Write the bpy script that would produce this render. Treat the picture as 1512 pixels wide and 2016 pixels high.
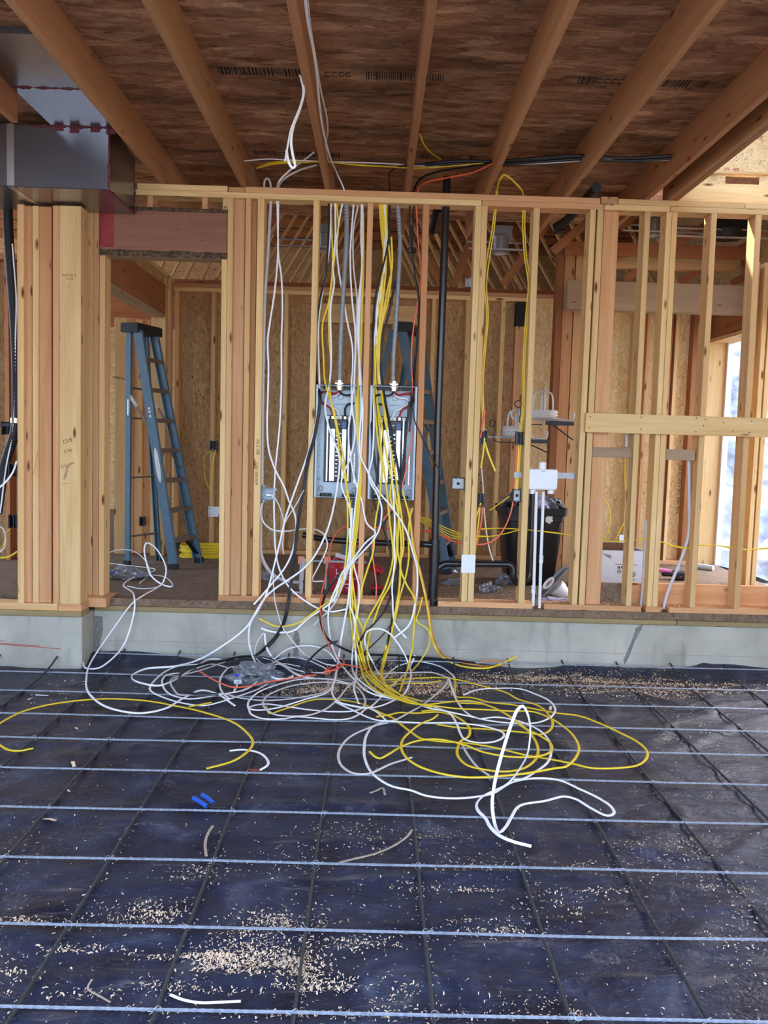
import bpy, bmesh, math, random
from mathutils import Vector, Matrix, Quaternion, noise
random.seed(7)
for o in list(bpy.data.objects): bpy.data.objects.remove(o)
S = bpy.context.scene
COL = S.collection
# ------------------------------------------------------------------ camera
FPX, PITCH, YAW, ROLL, CAMH = 1691.3, 0.0859, 0.0123, 0.0289, 1.682
def cam_axes():
    cp, sp, cy, sy = math.cos(PITCH), math.sin(PITCH), math.cos(YAW), math.sin(YAW)
    fw = Vector((sy*cp, cy*cp, -sp)); rt = Vector((cy, -sy, 0)); up = rt.cross(fw)
    cr, sr = math.cos(ROLL), math.sin(ROLL)
    return cr*rt + sr*up, -sr*rt + cr*up, fw
CR, CU, CF = cam_axes()
CAM = Vector((0, 0, CAMH))
cd = bpy.data.cameras.new('camera'); cam = bpy.data.objects.new('camera', cd); COL.objects.link(cam)
cd.sensor_fit = 'VERTICAL'; cd.sensor_height = 36.0; cd.sensor_width = 27.0
cd.lens = FPX*36.0/2016.0; cd.clip_start = 0.05; cd.clip_end = 300
m = Matrix((CR, CU, -CF)).transposed().to_4x4(); m.translation = CAM
cam.matrix_world = m
S.camera = cam
# ------------------------------------------------------------------ sky, sun, exposure
W = bpy.data.worlds.new('world'); S.world = W; W.use_nodes = True
wn = W.node_tree; wn.nodes.clear()
sky = wn.nodes.new('ShaderNodeTexSky'); sky.sky_type = 'NISHITA'; sky.sun_disc = False
sky.sun_elevation = math.radians(42); sky.sun_rotation = math.radians(60); sky.air_density = 1.1; sky.dust_density = 3.0
mixw = wn.nodes.new('ShaderNodeMix'); mixw.data_type = 'RGBA'; mixw.inputs[0].default_value = 0.55
mixw.inputs[7].default_value = (0.50, 0.64, 0.90, 1)
bgd = wn.nodes.new('ShaderNodeBackground'); bgd.inputs[1].default_value = 1.0
wo = wn.nodes.new('ShaderNodeOutputWorld')
mulw = wn.nodes.new('ShaderNodeMix'); mulw.data_type = 'RGBA'; mulw.blend_type = 'MULTIPLY'; mulw.inputs[0].default_value = 1
mulw.inputs[7].default_value = (0.16, 0.16, 0.16, 1)
wn.links.new(sky.outputs[0], mulw.inputs[6]); wn.links.new(mulw.outputs[2], mixw.inputs[6])
wn.links.new(mixw.outputs[2], bgd.inputs[0]); wn.links.new(bgd.outputs[0], wo.inputs[0])
sl = bpy.data.lights.new('sun', 'SUN'); sl.energy = 2.2; sl.angle = 0.02; sl.color = (1, 0.93, 0.82)
sun = bpy.data.objects.new('sun', sl); COL.objects.link(sun)
sun.rotation_euler = Vector((-0.45, 0.55, 0.70)).to_track_quat('Z', 'Y').to_euler()
S.view_settings.view_transform = 'Standard'; S.view_settings.look = 'None'
S.view_settings.exposure = 2.95; S.view_settings.gamma = 1.0; S.view_settings.use_curve_mapping = False
S.cycles.max_bounces = 12; S.cycles.diffuse_bounces = 6; S.cycles.glossy_bounces = 4
# ------------------------------------------------------------------ photo ray helpers (pixel + known plane -> place in the room)
def ray(px, py): return CR*((px-756)/FPX) - CU*((py-1008)/FPX) + CF
def at(px, py, Y): d = ray(px, py); return CAM + d*(Y/d.y)
def fl(px, py, z=0.0): d = ray(px, py); return CAM + d*((z-CAMH)/d.z)
def onx(px, py, X): d = ray(px, py); return CAM + d*(X/d.x)
# ------------------------------------------------------------------ object helpers
def link(name, me, mat=None, parent=None, mw=None):
    o = bpy.data.objects.new(name, me); COL.objects.link(o)
    if mat is not None and me is not None and not me.materials: me.materials.append(mat)
    if parent is not None: o.parent = parent
    if mw is not None:
        o.matrix_basis = mw if parent is None else parent.matrix_basis.inverted() @ mw if parent.parent is None else (parent.parent.matrix_basis @ parent.matrix_basis).inverted() @ mw
    return o
def tag(o, label=None, cat=None, group=None, kind=None):
    if label: o['label'] = label
    if cat: o['category'] = cat
    if group: o['group'] = group
    if kind: o['kind'] = kind
    return o
def empty(name, loc=(0, 0, 0), label=None, cat=None, group=None, kind=None, rz=0.0):
    o = bpy.data.objects.new(name, None); COL.objects.link(o); o.empty_display_size = 0.1
    o.matrix_basis = Matrix.Translation(Vector(loc)) @ Matrix.Rotation(rz, 4, 'Z')
    return tag(o, label, cat, group, kind)
def setsmooth(me, on=True):
    me.polygons.foreach_set('use_smooth', [on]*len(me.polygons)); return me
def mesh(name, v, f, smooth=False):
    me = bpy.data.meshes.new(name); me.from_pydata([tuple(p) for p in v], [], f); me.update()
    if smooth: setsmooth(me)
    return me
def bm_mesh(name, bm, smooth=False):
    me = bpy.data.meshes.new(name); bmesh.ops.recalc_face_normals(bm, faces=bm.faces); bm.to_mesh(me); bm.free()
    if smooth: setsmooth(me)
    return me
_box = {}
def box_me(name, sx, sy, sz, bev=0.002):
    k = (round(sx, 4), round(sy, 4), round(sz, 4), round(bev, 4))
    bm = bmesh.new(); bmesh.ops.create_cube(bm, size=1.0)
    bmesh.ops.scale(bm, vec=(sx, sy, sz), verts=bm.verts)
    if bev > 0: bmesh.ops.bevel(bm, geom=bm.edges[:], offset=min(bev, 0.24*min(sx, sy, sz)), segments=1, affect='EDGES')
    return bm_mesh(name, bm)
def frame(p0, p1, ref=Vector((0, 1, 0))):
    x = (p1-p0).normalized(); z = x.cross(ref)
    if z.length < 1e-4: z = x.cross(Vector((0, 0, 1)))
    z.normalize(); y = z.cross(x)
    M = Matrix((x, y, z)).transposed().to_4x4(); M.translation = (p0+p1)/2
    return M
def beam(name, p0, p1, dy, dz, mat, parent=None, ref=Vector((0, 1, 0)), bev=0.0025):
    """timber from p0 to p1; dy = size along ref direction, dz = size across"""
    p0 = Vector(p0); p1 = Vector(p1)
    return link(name, box_me(name, (p1-p0).length, dy, dz, bev), mat, parent, frame(p0, p1, ref))
def bbox(name, lo, hi, mat, parent=None, bev=0.002):
    """axis aligned box; local X is laid along the longest side so grain follows it"""
    lo = Vector(lo); hi = Vector(hi); s = hi-lo; c = (lo+hi)/2
    ax = max(range(3), key=lambda i: s[i])
    if ax == 0: return link(name, box_me(name, s.x, s.y, s.z, bev), mat, parent, Matrix.Translation(c))
    if ax == 1: return beam(name, (c.x, lo.y, c.z), (c.x, hi.y, c.z), s.x, s.z, mat, parent, Vector((1, 0, 0)), bev)
    return beam(name, (c.x, c.y, lo.z), (c.x, c.y, hi.z), s.y, s.x, mat, parent, Vector((0, 1, 0)), bev)
class MB:
    """collects plain shapes into one mesh"""
    def __init__(s): s.v = []; s.f = []
    def quad(s, a, b, c, d):
        i = len(s.v); s.v += [Vector(a), Vector(b), Vector(c), Vector(d)]; s.f.append((i, i+1, i+2, i+3))
    def box(s, lo, hi, M=None):
        lo = Vector(lo); hi = Vector(hi); i = len(s.v)
        for z in (lo.z, hi.z):
            for x, y in ((lo.x, lo.y), (hi.x, lo.y), (hi.x, hi.y), (lo.x, hi.y)):
                p = Vector((x, y, z)); s.v.append(M @ p if M else p)
        s.f += [(i+a, i+b, i+c, i+d) for a, b, c, d in ((3, 2, 1, 0), (4, 5, 6, 7), (0, 1, 5, 4), (1, 2, 6, 5), (2, 3, 7, 6), (3, 0, 4, 7))]
    def bar(s, p0, p1, dy, dz, ref=Vector((0, 1, 0))):
        p0 = Vector(p0); p1 = Vector(p1); L = (p1-p0).length
        s.box((-L/2, -dy/2, -dz/2), (L/2, dy/2, dz/2), frame(p0, p1, ref))
    def tube(s, pts, r, n=8, cap=True, flat=1.0, closed=False, up=None):
        pts = [Vector(p) for p in pts]; m = len(pts)
        rs = r if isinstance(r, (list, tuple)) else [r]*m
        tan = []
        for i in range(m):
            a = pts[i-1] if (i > 0 or closed) else pts[i]; b = pts[(i+1) % m] if (i < m-1 or closed) else pts[i]
            t = b-a
            tan.append(t.normalized() if t.length > 1e-9 else Vector((0, 0, 1)))
        u = up or Vector((0, 0, 1))
        if abs(tan[0].dot(u)) > 0.9: u = Vector((0, 1, 0)) if not up else Vector((1, 0, 0))
        i0 = len(s.v)
        for i in range(m):
            t = tan[i]; u = (u - t*u.dot(t))
            if u.length < 1e-6: u = t.orthogonal()
            u.normalize(); w = t.cross(u)
            for k in range(n):
                a = 2*math.pi*k/n
                s.v.append(pts[i] + u*(math.cos(a)*rs[i]*flat) + w*(math.sin(a)*rs[i]))
        for i in range(m-1 if not closed else m):
            j = (i+1) % m
            for k in range(n):
                l = (k+1) % n
                s.f.append((i0+i*n+k, i0+j*n+k, i0+j*n+l, i0+i*n+l))
        if cap and not closed:
            s.f.append(tuple(i0+k for k in range(n))); s.f.append(tuple(i0+(m-1)*n+k for k in reversed(range(n))))
    def lathe(s, prof, c, axis=Vector((0, 0, 1)), n=20):
        axis = axis.normalized(); u = axis.orthogonal().normalized(); w = axis.cross(u); i0 = len(s.v); m = len(prof); c = Vector(c)
        for r, h in prof:
            for k in range(n):
                a = 2*math.pi*k/n
                s.v.append(c + axis*h + (u*math.cos(a) + w*math.sin(a))*max(r, 1e-5))
        for i in range(m-1):
            for k in range(n):
                l = (k+1) % n
                s.f.append((i0+i*n+k, i0+i*n+l, i0+(i+1)*n+l, i0+(i+1)*n+k))
    def prism(s, poly, M, d):
        i = len(s.v); n = len(poly)
        for y in (0, d): s.v += [M @ Vector((p[0], y, p[1])) for p in poly]
        s.f.append(tuple(i+k for k in range(n))); s.f.append(tuple(i+n+k for k in reversed(range(n))))
        for k in range(n): l = (k+1) % n; s.f.append((i+k, i+n+k, i+n+l, i+l))
    def build(s, name, mat, parent=None, smooth=False, mw=None, recalc=True):
        me = bpy.data.meshes.new(name); me.from_pydata([tuple(p) for p in s.v], [], s.f); me.update()
        if recalc:
            bm = bmesh.new(); bm.from_mesh(me); bmesh.ops.recalc_face_normals(bm, faces=bm.faces); bm.to_mesh(me); bm.free()
        if smooth:
            setsmooth(me)
            try: me.set_sharp_from_angle(angle=0.7)
            except Exception: pass
        # vertices are given in world space: put the origin on the parent or at the shape's middle
        if parent is not None: return link(name, me, mat, parent, Matrix.Identity(4) if mw is None else mw)
        if s.v and mw is None:
            lo = Vector([min(p[i] for p in s.v) for i in range(3)]); hi = Vector([max(p[i] for p in s.v) for i in range(3)])
            c = Vector(((lo.x+hi.x)/2, (lo.y+hi.y)/2, lo.z)); me.transform(Matrix.Translation(-c)); mw = Matrix.Translation(c)
        return link(name, me, mat, None, mw)
def spline(pts, seg=0.03):
    P = [Vector(p) for p in pts]
    if len(P) < 3: return P
    P = [P[0]*2-P[1]] + P + [P[-1]*2-P[-2]]; out = []
    for i in range(1, len(P)-2):
        p0, p1, p2, p3 = P[i-1:i+3]
        d = max(2, min(24, int((p2-p1).length/seg)))
        # centripetal Catmull-Rom keeps tight loops round
        t0 = 0; t1 = t0+max(1e-4, (p1-p0).length)**.5; t2 = t1+max(1e-4, (p2-p1).length)**.5; t3 = t2+max(1e-4, (p3-p2).length)**.5
        for k in range(d):
            t = t1+(t2-t1)*k/d
            A1 = p0*((t1-t)/(t1-t0))+p1*((t-t0)/(t1-t0)); A2 = p1*((t2-t)/(t2-t1))+p2*((t-t1)/(t2-t1)); A3 = p2*((t3-t)/(t3-t2))+p3*((t-t2)/(t3-t2))
            B1 = A1*((t2-t)/(t2-t0))+A2*((t-t0)/(t2-t0)); B2 = A2*((t3-t)/(t3-t1))+A3*((t-t1)/(t3-t1))
            out.append(B1*((t2-t)/(t2-t1))+B2*((t-t1)/(t2-t1)))
    out.append(P[-2]); return out
def text(name, body, size, M, mat, parent=None, depth=0.0004, align='CENTER', sx=1.0):
    cu = bpy.data.curves.new(name, 'FONT'); cu.body = body; cu.size = size; cu.align_x = align; cu.align_y = 'CENTER'; cu.extrude = depth; cu.resolution_u = 2
    t = bpy.data.objects.new(name+'_tmp', cu); COL.objects.link(t)
    dg = bpy.context.evaluated_depsgraph_get(); me = bpy.data.meshes.new_from_object(t.evaluated_get(dg)); bpy.data.objects.remove(t)
    if sx != 1.0: me.transform(Matrix.Diagonal((sx, 1, 1, 1)))
    me.name = name
    return link(name, me, mat, parent, M)
# text lying in the XZ plane facing the camera side (-Y): local x->X, local y->Z
def face_front(p, rot=0.0): return Matrix.Translation(Vector(p)) @ Matrix.Rotation(math.pi/2, 4, 'X') @ Matrix.Rotation(rot, 4, 'Z')
# ------------------------------------------------------------------ materials
def srgb(r, g, b):
    f = lambda c: (c/255/12.92) if c/255 <= 0.04045 else ((c/255+0.055)/1.055)**2.4
    return (f(r), f(g), f(b), 1)
class NT:
    def __init__(s, name):
        s.m = bpy.data.materials.new(name); s.m.use_nodes = True; s.t = s.m.node_tree; s.b = s.t.nodes['Principled BSDF']
    def n(s, typ, **k):
        x = s.t.nodes.new(typ)
        for a, v in k.items():
            if a.startswith('i_'):
                key = a[2:]; x.inputs[int(key) if key.isdigit() else key].default_value = v
            else: setattr(x, a, v)
        return x
    def l(s, a, b): s.t.links.new(a, b)
    def ramp(s, src, stops, interp='LINEAR'):
        r = s.n('ShaderNodeValToRGB'); e = r.color_ramp.elements; r.color_ramp.interpolation = interp
        while len(e) < len(stops): e.new(0.5)
        for x, (p, c) in zip(e, stops): x.position = p; x.color = c if len(c) == 4 else (*c, 1)
        s.l(src, r.inputs[0]); return r.outputs[0]
    def mix(s, fac, a, b, blend='MIX'):
        x = s.n('ShaderNodeMix', data_type='RGBA', blend_type=blend)
        for v, i in ((fac, 0), (a, 6), (b, 7)):
            if hasattr(v, 'links') or hasattr(v, 'is_linked'): s.l(v, x.inputs[i])
            else: x.inputs[i].default_value = v
        return x.outputs[2]
    def noise(s, vec, scale, detail=4, rough=.55, dist=0.0):
        x = s.n('ShaderNodeTexNoise', i_Scale=scale, i_Detail=detail, i_Roughness=rough, i_Distortion=dist); s.l(vec, x.inputs['Vector']); return x
    def map(s, vec, scale=(1, 1, 1), rot=(0, 0, 0)):
        x = s.n('ShaderNodeMapping'); x.inputs['Scale'].default_value = scale; x.inputs['Rotation'].default_value = rot; s.l(vec, x.inputs['Vector']); return x.outputs[0]
    def objvec(s, rnd=True):
        tc = s.n('ShaderNodeTexCoord').outputs['Object']
        if not rnd: return tc, None
        oi = s.n('ShaderNodeObjectInfo')
        sc = s.n('ShaderNodeVectorMath', operation='SCALE'); sc.inputs[0].default_value = (31.7, 17.3, 23.1); s.l(oi.outputs['Random'], sc.inputs['Scale'])
        ad = s.n('ShaderNodeVectorMath', operation='ADD'); s.l(tc, ad.inputs[0]); s.l(sc.outputs[0], ad.inputs[1])
        return ad.outputs[0], oi.outputs['Random']
    def bump(s, h, strength=.3, dist=.002):
        x = s.n('ShaderNodeBump', i_Strength=strength, i_Distance=dist); s.l(h, x.inputs['Height']); s.l(x.outputs[0], s.b.inputs['Normal'])
    def set(s, color=None, rough=None, metal=None, spec=None):
        if color is not None:
            if hasattr(color, 'is_linked'): s.l(color, s.b.inputs['Base Color'])
            else: s.b.inputs['Base Color'].default_value = color
        for v, k in ((rough, 'Roughness'), (metal, 'Metallic'), (spec, 'Specular IOR Level')):
            if v is None: continue
            if hasattr(v, 'is_linked'): s.l(v, s.b.inputs[k])
            else: s.b.inputs[k].default_value = v
        return s.m
def mat_wood(name, ca, cb, pink, knot=0.11, rough=.75, vary=.16):
    t = NT(name); v, rnd = t.objvec()
    g = t.noise(t.map(v, (0.9, 16, 16)), 1.0, 5, .6, .7)
    g2 = t.noise(t.map(v, (4, 150, 150)), 1.0, 3, .6, 0)
    c = t.ramp(g.outputs[0], [(.32, ca), (.68, cb)])
    # heartwood tone differs from board to board
    r2 = t.n('ShaderNodeMath', operation='MULTIPLY_ADD'); r2.inputs[1].default_value = 7.31; r2.inputs[2].default_value = .17; t.l(rnd, r2.inputs[0])
    fr = t.n('ShaderNodeMath', operation='FRACT'); t.l(r2.outputs[0], fr.inputs[0])
    broad = t.noise(t.map(v, (.25, 9, 9)), 1.0, 2, .5, .3)
    sm = t.n('ShaderNodeMath', operation='MULTIPLY'); t.l(fr.outputs[0], sm.inputs[0])
    rb = t.ramp(broad.outputs[0], [(.35, (.25, .25, .25)), (.65, (1, 1, 1))]); t.l(rb, sm.inputs[1])
    c = t.mix(sm.outputs[0], c, pink)
    fine = t.ramp(g2.outputs[0], [(.3, (.80, .80, .80)), (.7, (1.06, 1.06, 1.06))]); c = t.mix(.6, c, fine, 'MULTIPLY')
    vo = t.n('ShaderNodeTexVoronoi', i_Scale=1.0); t.l(t.map(v, (3.2, 11, 11)), vo.inputs['Vector'])
    k = t.ramp(vo.outputs['Distance'], [(knot*.55, (1, 1, 1)), (knot, (.6, .6, .6)), (knot*1.5, (0, 0, 0))])
    c = t.mix(k, c, srgb(112, 62, 26))
    hv = t.n('ShaderNodeHueSaturation'); t.l(c, hv.inputs['Color'])
    mr = t.n('ShaderNodeMapRange'); mr.inputs[3].default_value = 1-vary; mr.inputs[4].default_value = 1+vary*.6; t.l(rnd, mr.inputs[0]); t.l(mr.outputs[0], hv.inputs['Value'])
    t.bump(g2.outputs[0], .12, .002)
    return t.set(hv.outputs[0], rough, spec=.25)
def mat_osb(name, cols, scale=(9, 9, 26), rough=.8, spk=.5, con=.45, blotch=0.0):
    t = NT(name); v, rnd = t.objvec()
    d = t.noise(v, 7.0, 3); vm = t.n('ShaderNodeVectorMath', operation='MULTIPLY_ADD'); t.l(d.outputs['Color'], vm.inputs[0]); vm.inputs[1].default_value = (.05, .05, .05); t.l(v, vm.inputs[2])
    a = t.n('ShaderNodeTexVoronoi', i_Scale=1.0, i_Randomness=1.0); t.l(t.map(vm.outputs[0], scale, (.2, .3, .25)), a.inputs['Vector'])
    b = t.n('ShaderNodeTexVoronoi', i_Scale=1.7, i_Randomness=1.0); t.l(t.map(vm.outputs[0], scale, (-.5, .4, -.5)), b.inputs['Vector'])
    sa = t.n('ShaderNodeSeparateColor'); t.l(a.outputs['Color'], sa.inputs[0]); sb = t.n('ShaderNodeSeparateColor'); t.l(b.outputs['Color'], sb.inputs[0])
    ca = t.ramp(sa.outputs[0], [(i/(len(cols)-1), c) for i, c in enumerate(cols)])
    cb = t.ramp(sb.outputs[1], [(i/(len(cols)-1), c) for i, c in enumerate(cols)])
    c = t.mix(.5, ca, cb)
    n2 = t.noise(t.map(v, tuple(x*4 for x in scale)), 1.0, 3, .6, .4)
    c = t.mix(.7, c, t.ramp(n2.outputs[0], [(.3, (1-con, 1-con*1.04, 1-con*1.08)), (.64, (1.15, 1.15, 1.15))]), 'MULTIPLY')
    sp = t.noise(t.map(v, tuple(x*2.6 for x in scale)), 1.0, 2, .5, 1.0)
    c = t.mix(t.ramp(sp.outputs[0], [(.62, (0, 0, 0)), (.70, (spk, spk, spk))]), c, srgb(46, 28, 16))
    if blotch:
        bl = t.noise(t.map(v, (1.2, 4, 4)), 1.0, 4, .6, .6); c = t.mix(1.0, c, t.ramp(bl.outputs[0], [(.32, (1-blotch,)*3), (.68, (1+blotch*.5,)*3)]), 'MULTIPLY')
    t.bump(n2.outputs[0], .25, .003)
    return t.set(c, rough, spec=.2)
def mat_plain(name, col, rough=.5, metal=0.0, var=.12, scale=30, spec=.5, bump=0.0):
    t = NT(name); v, rnd = t.objvec(); n = t.noise(v, scale, 4)
    c = t.mix(1.0, col, t.ramp(n.outputs[0], [(.3, (1-var,)*3), (.7, (1+var*.4,)*3)]), 'MULTIPLY')
    if bump: t.bump(n.outputs[0], bump, .002)
    return t.set(c, rough, metal, spec)
# ------------------------------------------------------------------ material instances
M = {}
M['stud'] = mat_wood('fir_stud', srgb(242, 210, 152), srgb(224, 184, 122), srgb(218, 166, 114))
M['pinkstud'] = mat_wood('fir_heartwood', srgb(226, 176, 128), srgb(208, 154, 106), srgb(200, 140, 94))
M['joist'] = mat_wood('joist_wood', srgb(190, 144, 104), srgb(168, 122, 84), srgb(164, 108, 74), rough=.7)
M['beam'] = mat_wood('beam_wood', srgb(170, 122, 98), srgb(148, 102, 80), srgb(144, 96, 76), knot=.04)
M['greybeam'] = mat_wood('weathered_beam', srgb(182, 158, 128), srgb(160, 136, 108), srgb(158, 130, 104), knot=.07)
M['truss'] = mat_wood('truss_wood', srgb(182, 124, 82), srgb(158, 100, 64), srgb(154, 92, 58))
M['sill'] = mat_wood('treated_sill', srgb(172, 156, 112), srgb(146, 128, 86), srgb(150, 122, 86), knot=.05)
M['bark'] = mat_plain('bark_edge', srgb(104, 84, 62), .95, var=.85, scale=38, bump=1.0)
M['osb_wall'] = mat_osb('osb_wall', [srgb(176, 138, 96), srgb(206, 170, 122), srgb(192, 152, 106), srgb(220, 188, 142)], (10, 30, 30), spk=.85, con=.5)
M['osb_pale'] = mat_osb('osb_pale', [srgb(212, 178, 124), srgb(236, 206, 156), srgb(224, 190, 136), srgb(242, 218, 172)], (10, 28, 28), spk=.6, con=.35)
M['osb_roof'] = mat_osb('osb_roof', [srgb(118, 80, 58), srgb(186, 138, 104), srgb(148, 104, 76), srgb(220, 176, 136)], (4.5, 15, 15), spk=.55, con=.42, blotch=.5)
M['subfloor'] = mat_osb('subfloor', [srgb(112, 92, 74), srgb(132, 110, 90), srgb(120, 100, 82), srgb(140, 118, 96)], (12, 12, 12))
def mat_concrete(name):
    t = NT(name); v, _ = t.objvec(False)
    n = t.noise(v, 2.2, 6, .6); n2 = t.noise(t.map(v, (9, 9, 1.2)), 1.0, 5, .6); n3 = t.noise(v, 40, 4)
    c = t.ramp(n.outputs[0], [(.3, srgb(150, 146, 134)), (.55, srgb(178, 174, 160)), (.75, srgb(194, 189, 174))])
    c = t.mix(t.ramp(n2.outputs[0], [(.56, (0, 0, 0)), (.76, (.7, .7, .7))]), c, srgb(116, 113, 104))
    c = t.mix(t.ramp(n3.outputs[0], [(.66, (0, 0, 0)), (.74, (.6, .6, .6))]), c, srgb(112, 110, 106))
    t.bump(n3.outputs[0], .25, .004)
    return t.set(c, .85, spec=.25)
M['concrete'] = mat_concrete('cast_concrete')
M['stain'] = mat_plain('damp_stain', srgb(128, 126, 118), .9, var=.4, scale=50)
def mat_sheet(name):
    t = NT(name); v, _ = t.objvec(False)
    dust = t.noise(v, 3.2, 7, .66, .8); d2 = t.noise(t.map(v, (1.2, 5, 1)), 2.0, 6, .7, 1.2); sp = t.noise(v, 70, 3, .6)
    c = t.ramp(dust.outputs[0], [(.35, srgb(20, 26, 43)), (.55, srgb(37, 44, 66)), (.78, srgb(86, 91, 106))])
    c = t.mix(t.ramp(d2.outputs[0], [(.59, (0, 0, 0)), (.74, (.6, .6, .6))]), c, srgb(126, 118, 112))
    c = t.mix(t.ramp(sp.outputs[0], [(.66, (0, 0, 0)), (.72, (.6, .6, .6))]), c, srgb(170, 166, 162))
    r = t.ramp(dust.outputs[0], [(.35, (.30,)*3), (.75, (.6,)*3)])
    w = t.noise(t.map(v, (7, 16, 1)), 1.0, 5, .6, 1.6); w2 = t.noise(v, 55, 4)
    ad = t.n('ShaderNodeMath', operation='MULTIPLY_ADD'); ad.inputs[1].default_value = .25; t.l(w2.outputs[0], ad.inputs[0]); t.l(w.outputs[0], ad.inputs[2])
    t.bump(ad.outputs[0], .8, .014)
    return t.set(c, r, spec=.6)
M['sheet'] = mat_sheet('black_poly_sheet')
def mat_galv(name, col, rough=.28):
    t = NT(name); v, _ = t.objvec(); n = t.noise(v, 6, 3); n2 = t.noise(v, 120, 2)
    r = t.ramp(n.outputs[0], [(.3, (rough*.8,)*3), (.7, (rough*1.3,)*3)])
    c = t.mix(1.0, col, t.ramp(n2.outputs[0], [(.3, (.88,)*3), (.7, (1.04,)*3)]), 'MULTIPLY')
    t.bump(n.outputs[0], .12, .01)
    return t.set(c, r, 1.0)
M['galv'] = mat_plain('galvanised_duct', srgb(140, 146, 158), .24, .9, .10, 4, bump=.04)
M['steel'] = mat_galv('bare_steel', (.66, .68, .70, 1), .3)
M['rebar'] = mat_plain('sky_tinted_rebar', srgb(176, 184, 198), .38, .55, .35, 60, bump=.4)  # sky reflection on the cross bars painted in as pale blue-grey
M['rebar2'] = mat_plain('dark_rebar', srgb(74, 74, 74), .6, .5, .35, 60, bump=.4)  # darker copy of the same steel, without the painted sky reflection
M['sealant'] = mat_plain('red_sealant', srgb(112, 44, 54), .45, var=.5, scale=60, bump=.8)
M['redpaint'] = mat_plain('red_spray_paint', srgb(150, 46, 44), .6, var=.3, scale=20)
M['ink'] = mat_plain('black_ink', srgb(40, 32, 28), .8, var=.3)
M['brownink'] = mat_plain('brown_ink', srgb(34, 22, 16), .9, var=.5, scale=40)
M['redchalk'] = mat_plain('red_chalk', srgb(186, 84, 72), .9, var=.5, scale=40)
M['faintchalk'] = mat_plain('faint_chalk', srgb(164, 132, 120), .9, var=.4, scale=40)
M['white'] = mat_plain('white_plastic', srgb(232, 234, 236), .4, var=.05)
M['hill'] = mat_plain('rocky_slope', srgb(140, 144, 154), .95, var=.7, scale=3, bump=.6)
M['gravel'] = mat_plain('gravel', srgb(158, 152, 144), .95, var=.35, scale=9, bump=.3)
# ------------------------------------------------------------------ levels (metres)
YO = 0.9                       # garage opening behind this line
YW, YB = 6.30, 8.90            # front of the framed wall, front of the back wall
ZF = 0.445                     # house floor
ZB, ZT1, ZT2, ZT3 = 0.487, 3.355, 3.395, 3.436   # stud foot, under plate, between plates, plate top
ZD = 3.668                     # roof deck underside
# ------------------------------------------------------------------ floor: wrinkled black sheet
def floor_z(x, y):
    a = noise.noise(Vector((x*.8, y*1.6, 1.3)))
    w = 1-abs(noise.noise(Vector((x*.55+.25*y, y*3.1, 4.1))))      # long creases across
    w2 = 1-abs(noise.noise(Vector((x*2.2-1.4*y, y*2.6, 8.7))))
    z = -.024+.007*a + .012*max(0, w-.86)/.14 + .016*max(0, w2-.82)/.18*(.3+.6*max(0, noise.noise(Vector((x*.4, y*.4, 3)))+.3)+.45*max(0, min(1, (x-.3)*.7)))
    z += .003*noise.noise(Vector((x*9, y*9, 0)))
    e = y-(6.16+.05*noise.noise(Vector((x*1.7, 2, 5))))
    if e > 0: z += min(.10, e*1.1)*(.5+.6*noise.noise(Vector((x*1.3, 7, 1))))   # turned up against the stem wall
    return z
def make_floor():
    x0, x1, y0, y1 = -4.4, 4.38, -0.8, 6.30; nx, ny = 300, 240
    v = [(x0+(x1-x0)*i/nx, y0+(y1-y0)*j/ny, floor_z(x0+(x1-x0)*i/nx, y0+(y1-y0)*j/ny)) for j in range(ny+1) for i in range(nx+1)]
    f = [(j*(nx+1)+i, j*(nx+1)+i+1, j*(nx+1)+i+nx+2, j*(nx+1)+i+nx+1) for j in range(ny) for i in range(nx)]
    me = mesh('floor', v, f, True)
    return tag(link('floor', me, M['sheet']), 'wrinkled black plastic vapour sheet covering the ground under the rebar', 'ground sheet', kind='structure')
make_floor()
tag(bbox('ground_outside', (-40, -45, -.3), (40, 60, -.06), M['gravel'], None, 0), 'pale gravel ground outside the building', 'ground', kind='structure')
# ------------------------------------------------------------------ concrete stem wall
sw = empty('wall_foundation', (0, 6.4, 0), 'low grey concrete stem wall below the framing', 'concrete wall', kind='structure')
bbox('concrete_stem', (-2.05, YW, -.2), (4.4, YW+.2, .352), M['concrete'], sw, .004)
bbox('concrete_block', (-4.6, 6.04, -.2), (-2.052, YW+.2, .352), M['concrete'], sw, .006)
for x0, x1 in ((-2.04, 2.28), (2.285, 4.4)):
    bbox('sill_plate', (x0, YW-.018, .352), (x1, YW+.13, .388), M['sill'], sw, .004)
bbox('sill_plate', (-4.6, 6.03, .352), (-2.052, 6.2, .392), M['sill'], sw, .004)
for z, x0, x1 in ((.125, -2.0, 4.3),):
    bbox('chalk_line', (x0, YW-.0012, z), (x1, YW, z+.0022), M['faintchalk'], sw, 0)
for k, (a, b, c, d) in enumerate(((-2.9, .16, -2.35, .135), (-2.75, .148, -2.2, .118), (-2.9, .172, -2.6, .165))):
    beam('chalk_line', (a, 6.0392, b), (c, 6.0392, d), .0012, .005, M['redchalk'], sw, bev=0)
def stain(poly):
    mb = MB(); P = [at(x, y, YW-.0008) for x, y in poly]; i = len(mb.v); mb.v += P; mb.f.append(tuple(range(len(P))))
    mb.build('stain', M['stain'], sw, recalc=False)
stain([(582, 1240), (588, 1246), (591, 1262), (586, 1278), (589, 1292), (577, 1292), (578, 1276), (576, 1258)])
stain([(1268, 1226), (1262, 1240), (1250, 1262), (1240, 1290), (1230, 1308), (1227, 1300), (1240, 1270), (1248, 1250), (1252, 1236)])
stain([(178, 1212), (202, 1213), (203, 1240), (196, 1268), (203, 1290), (180, 1290)])
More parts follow.
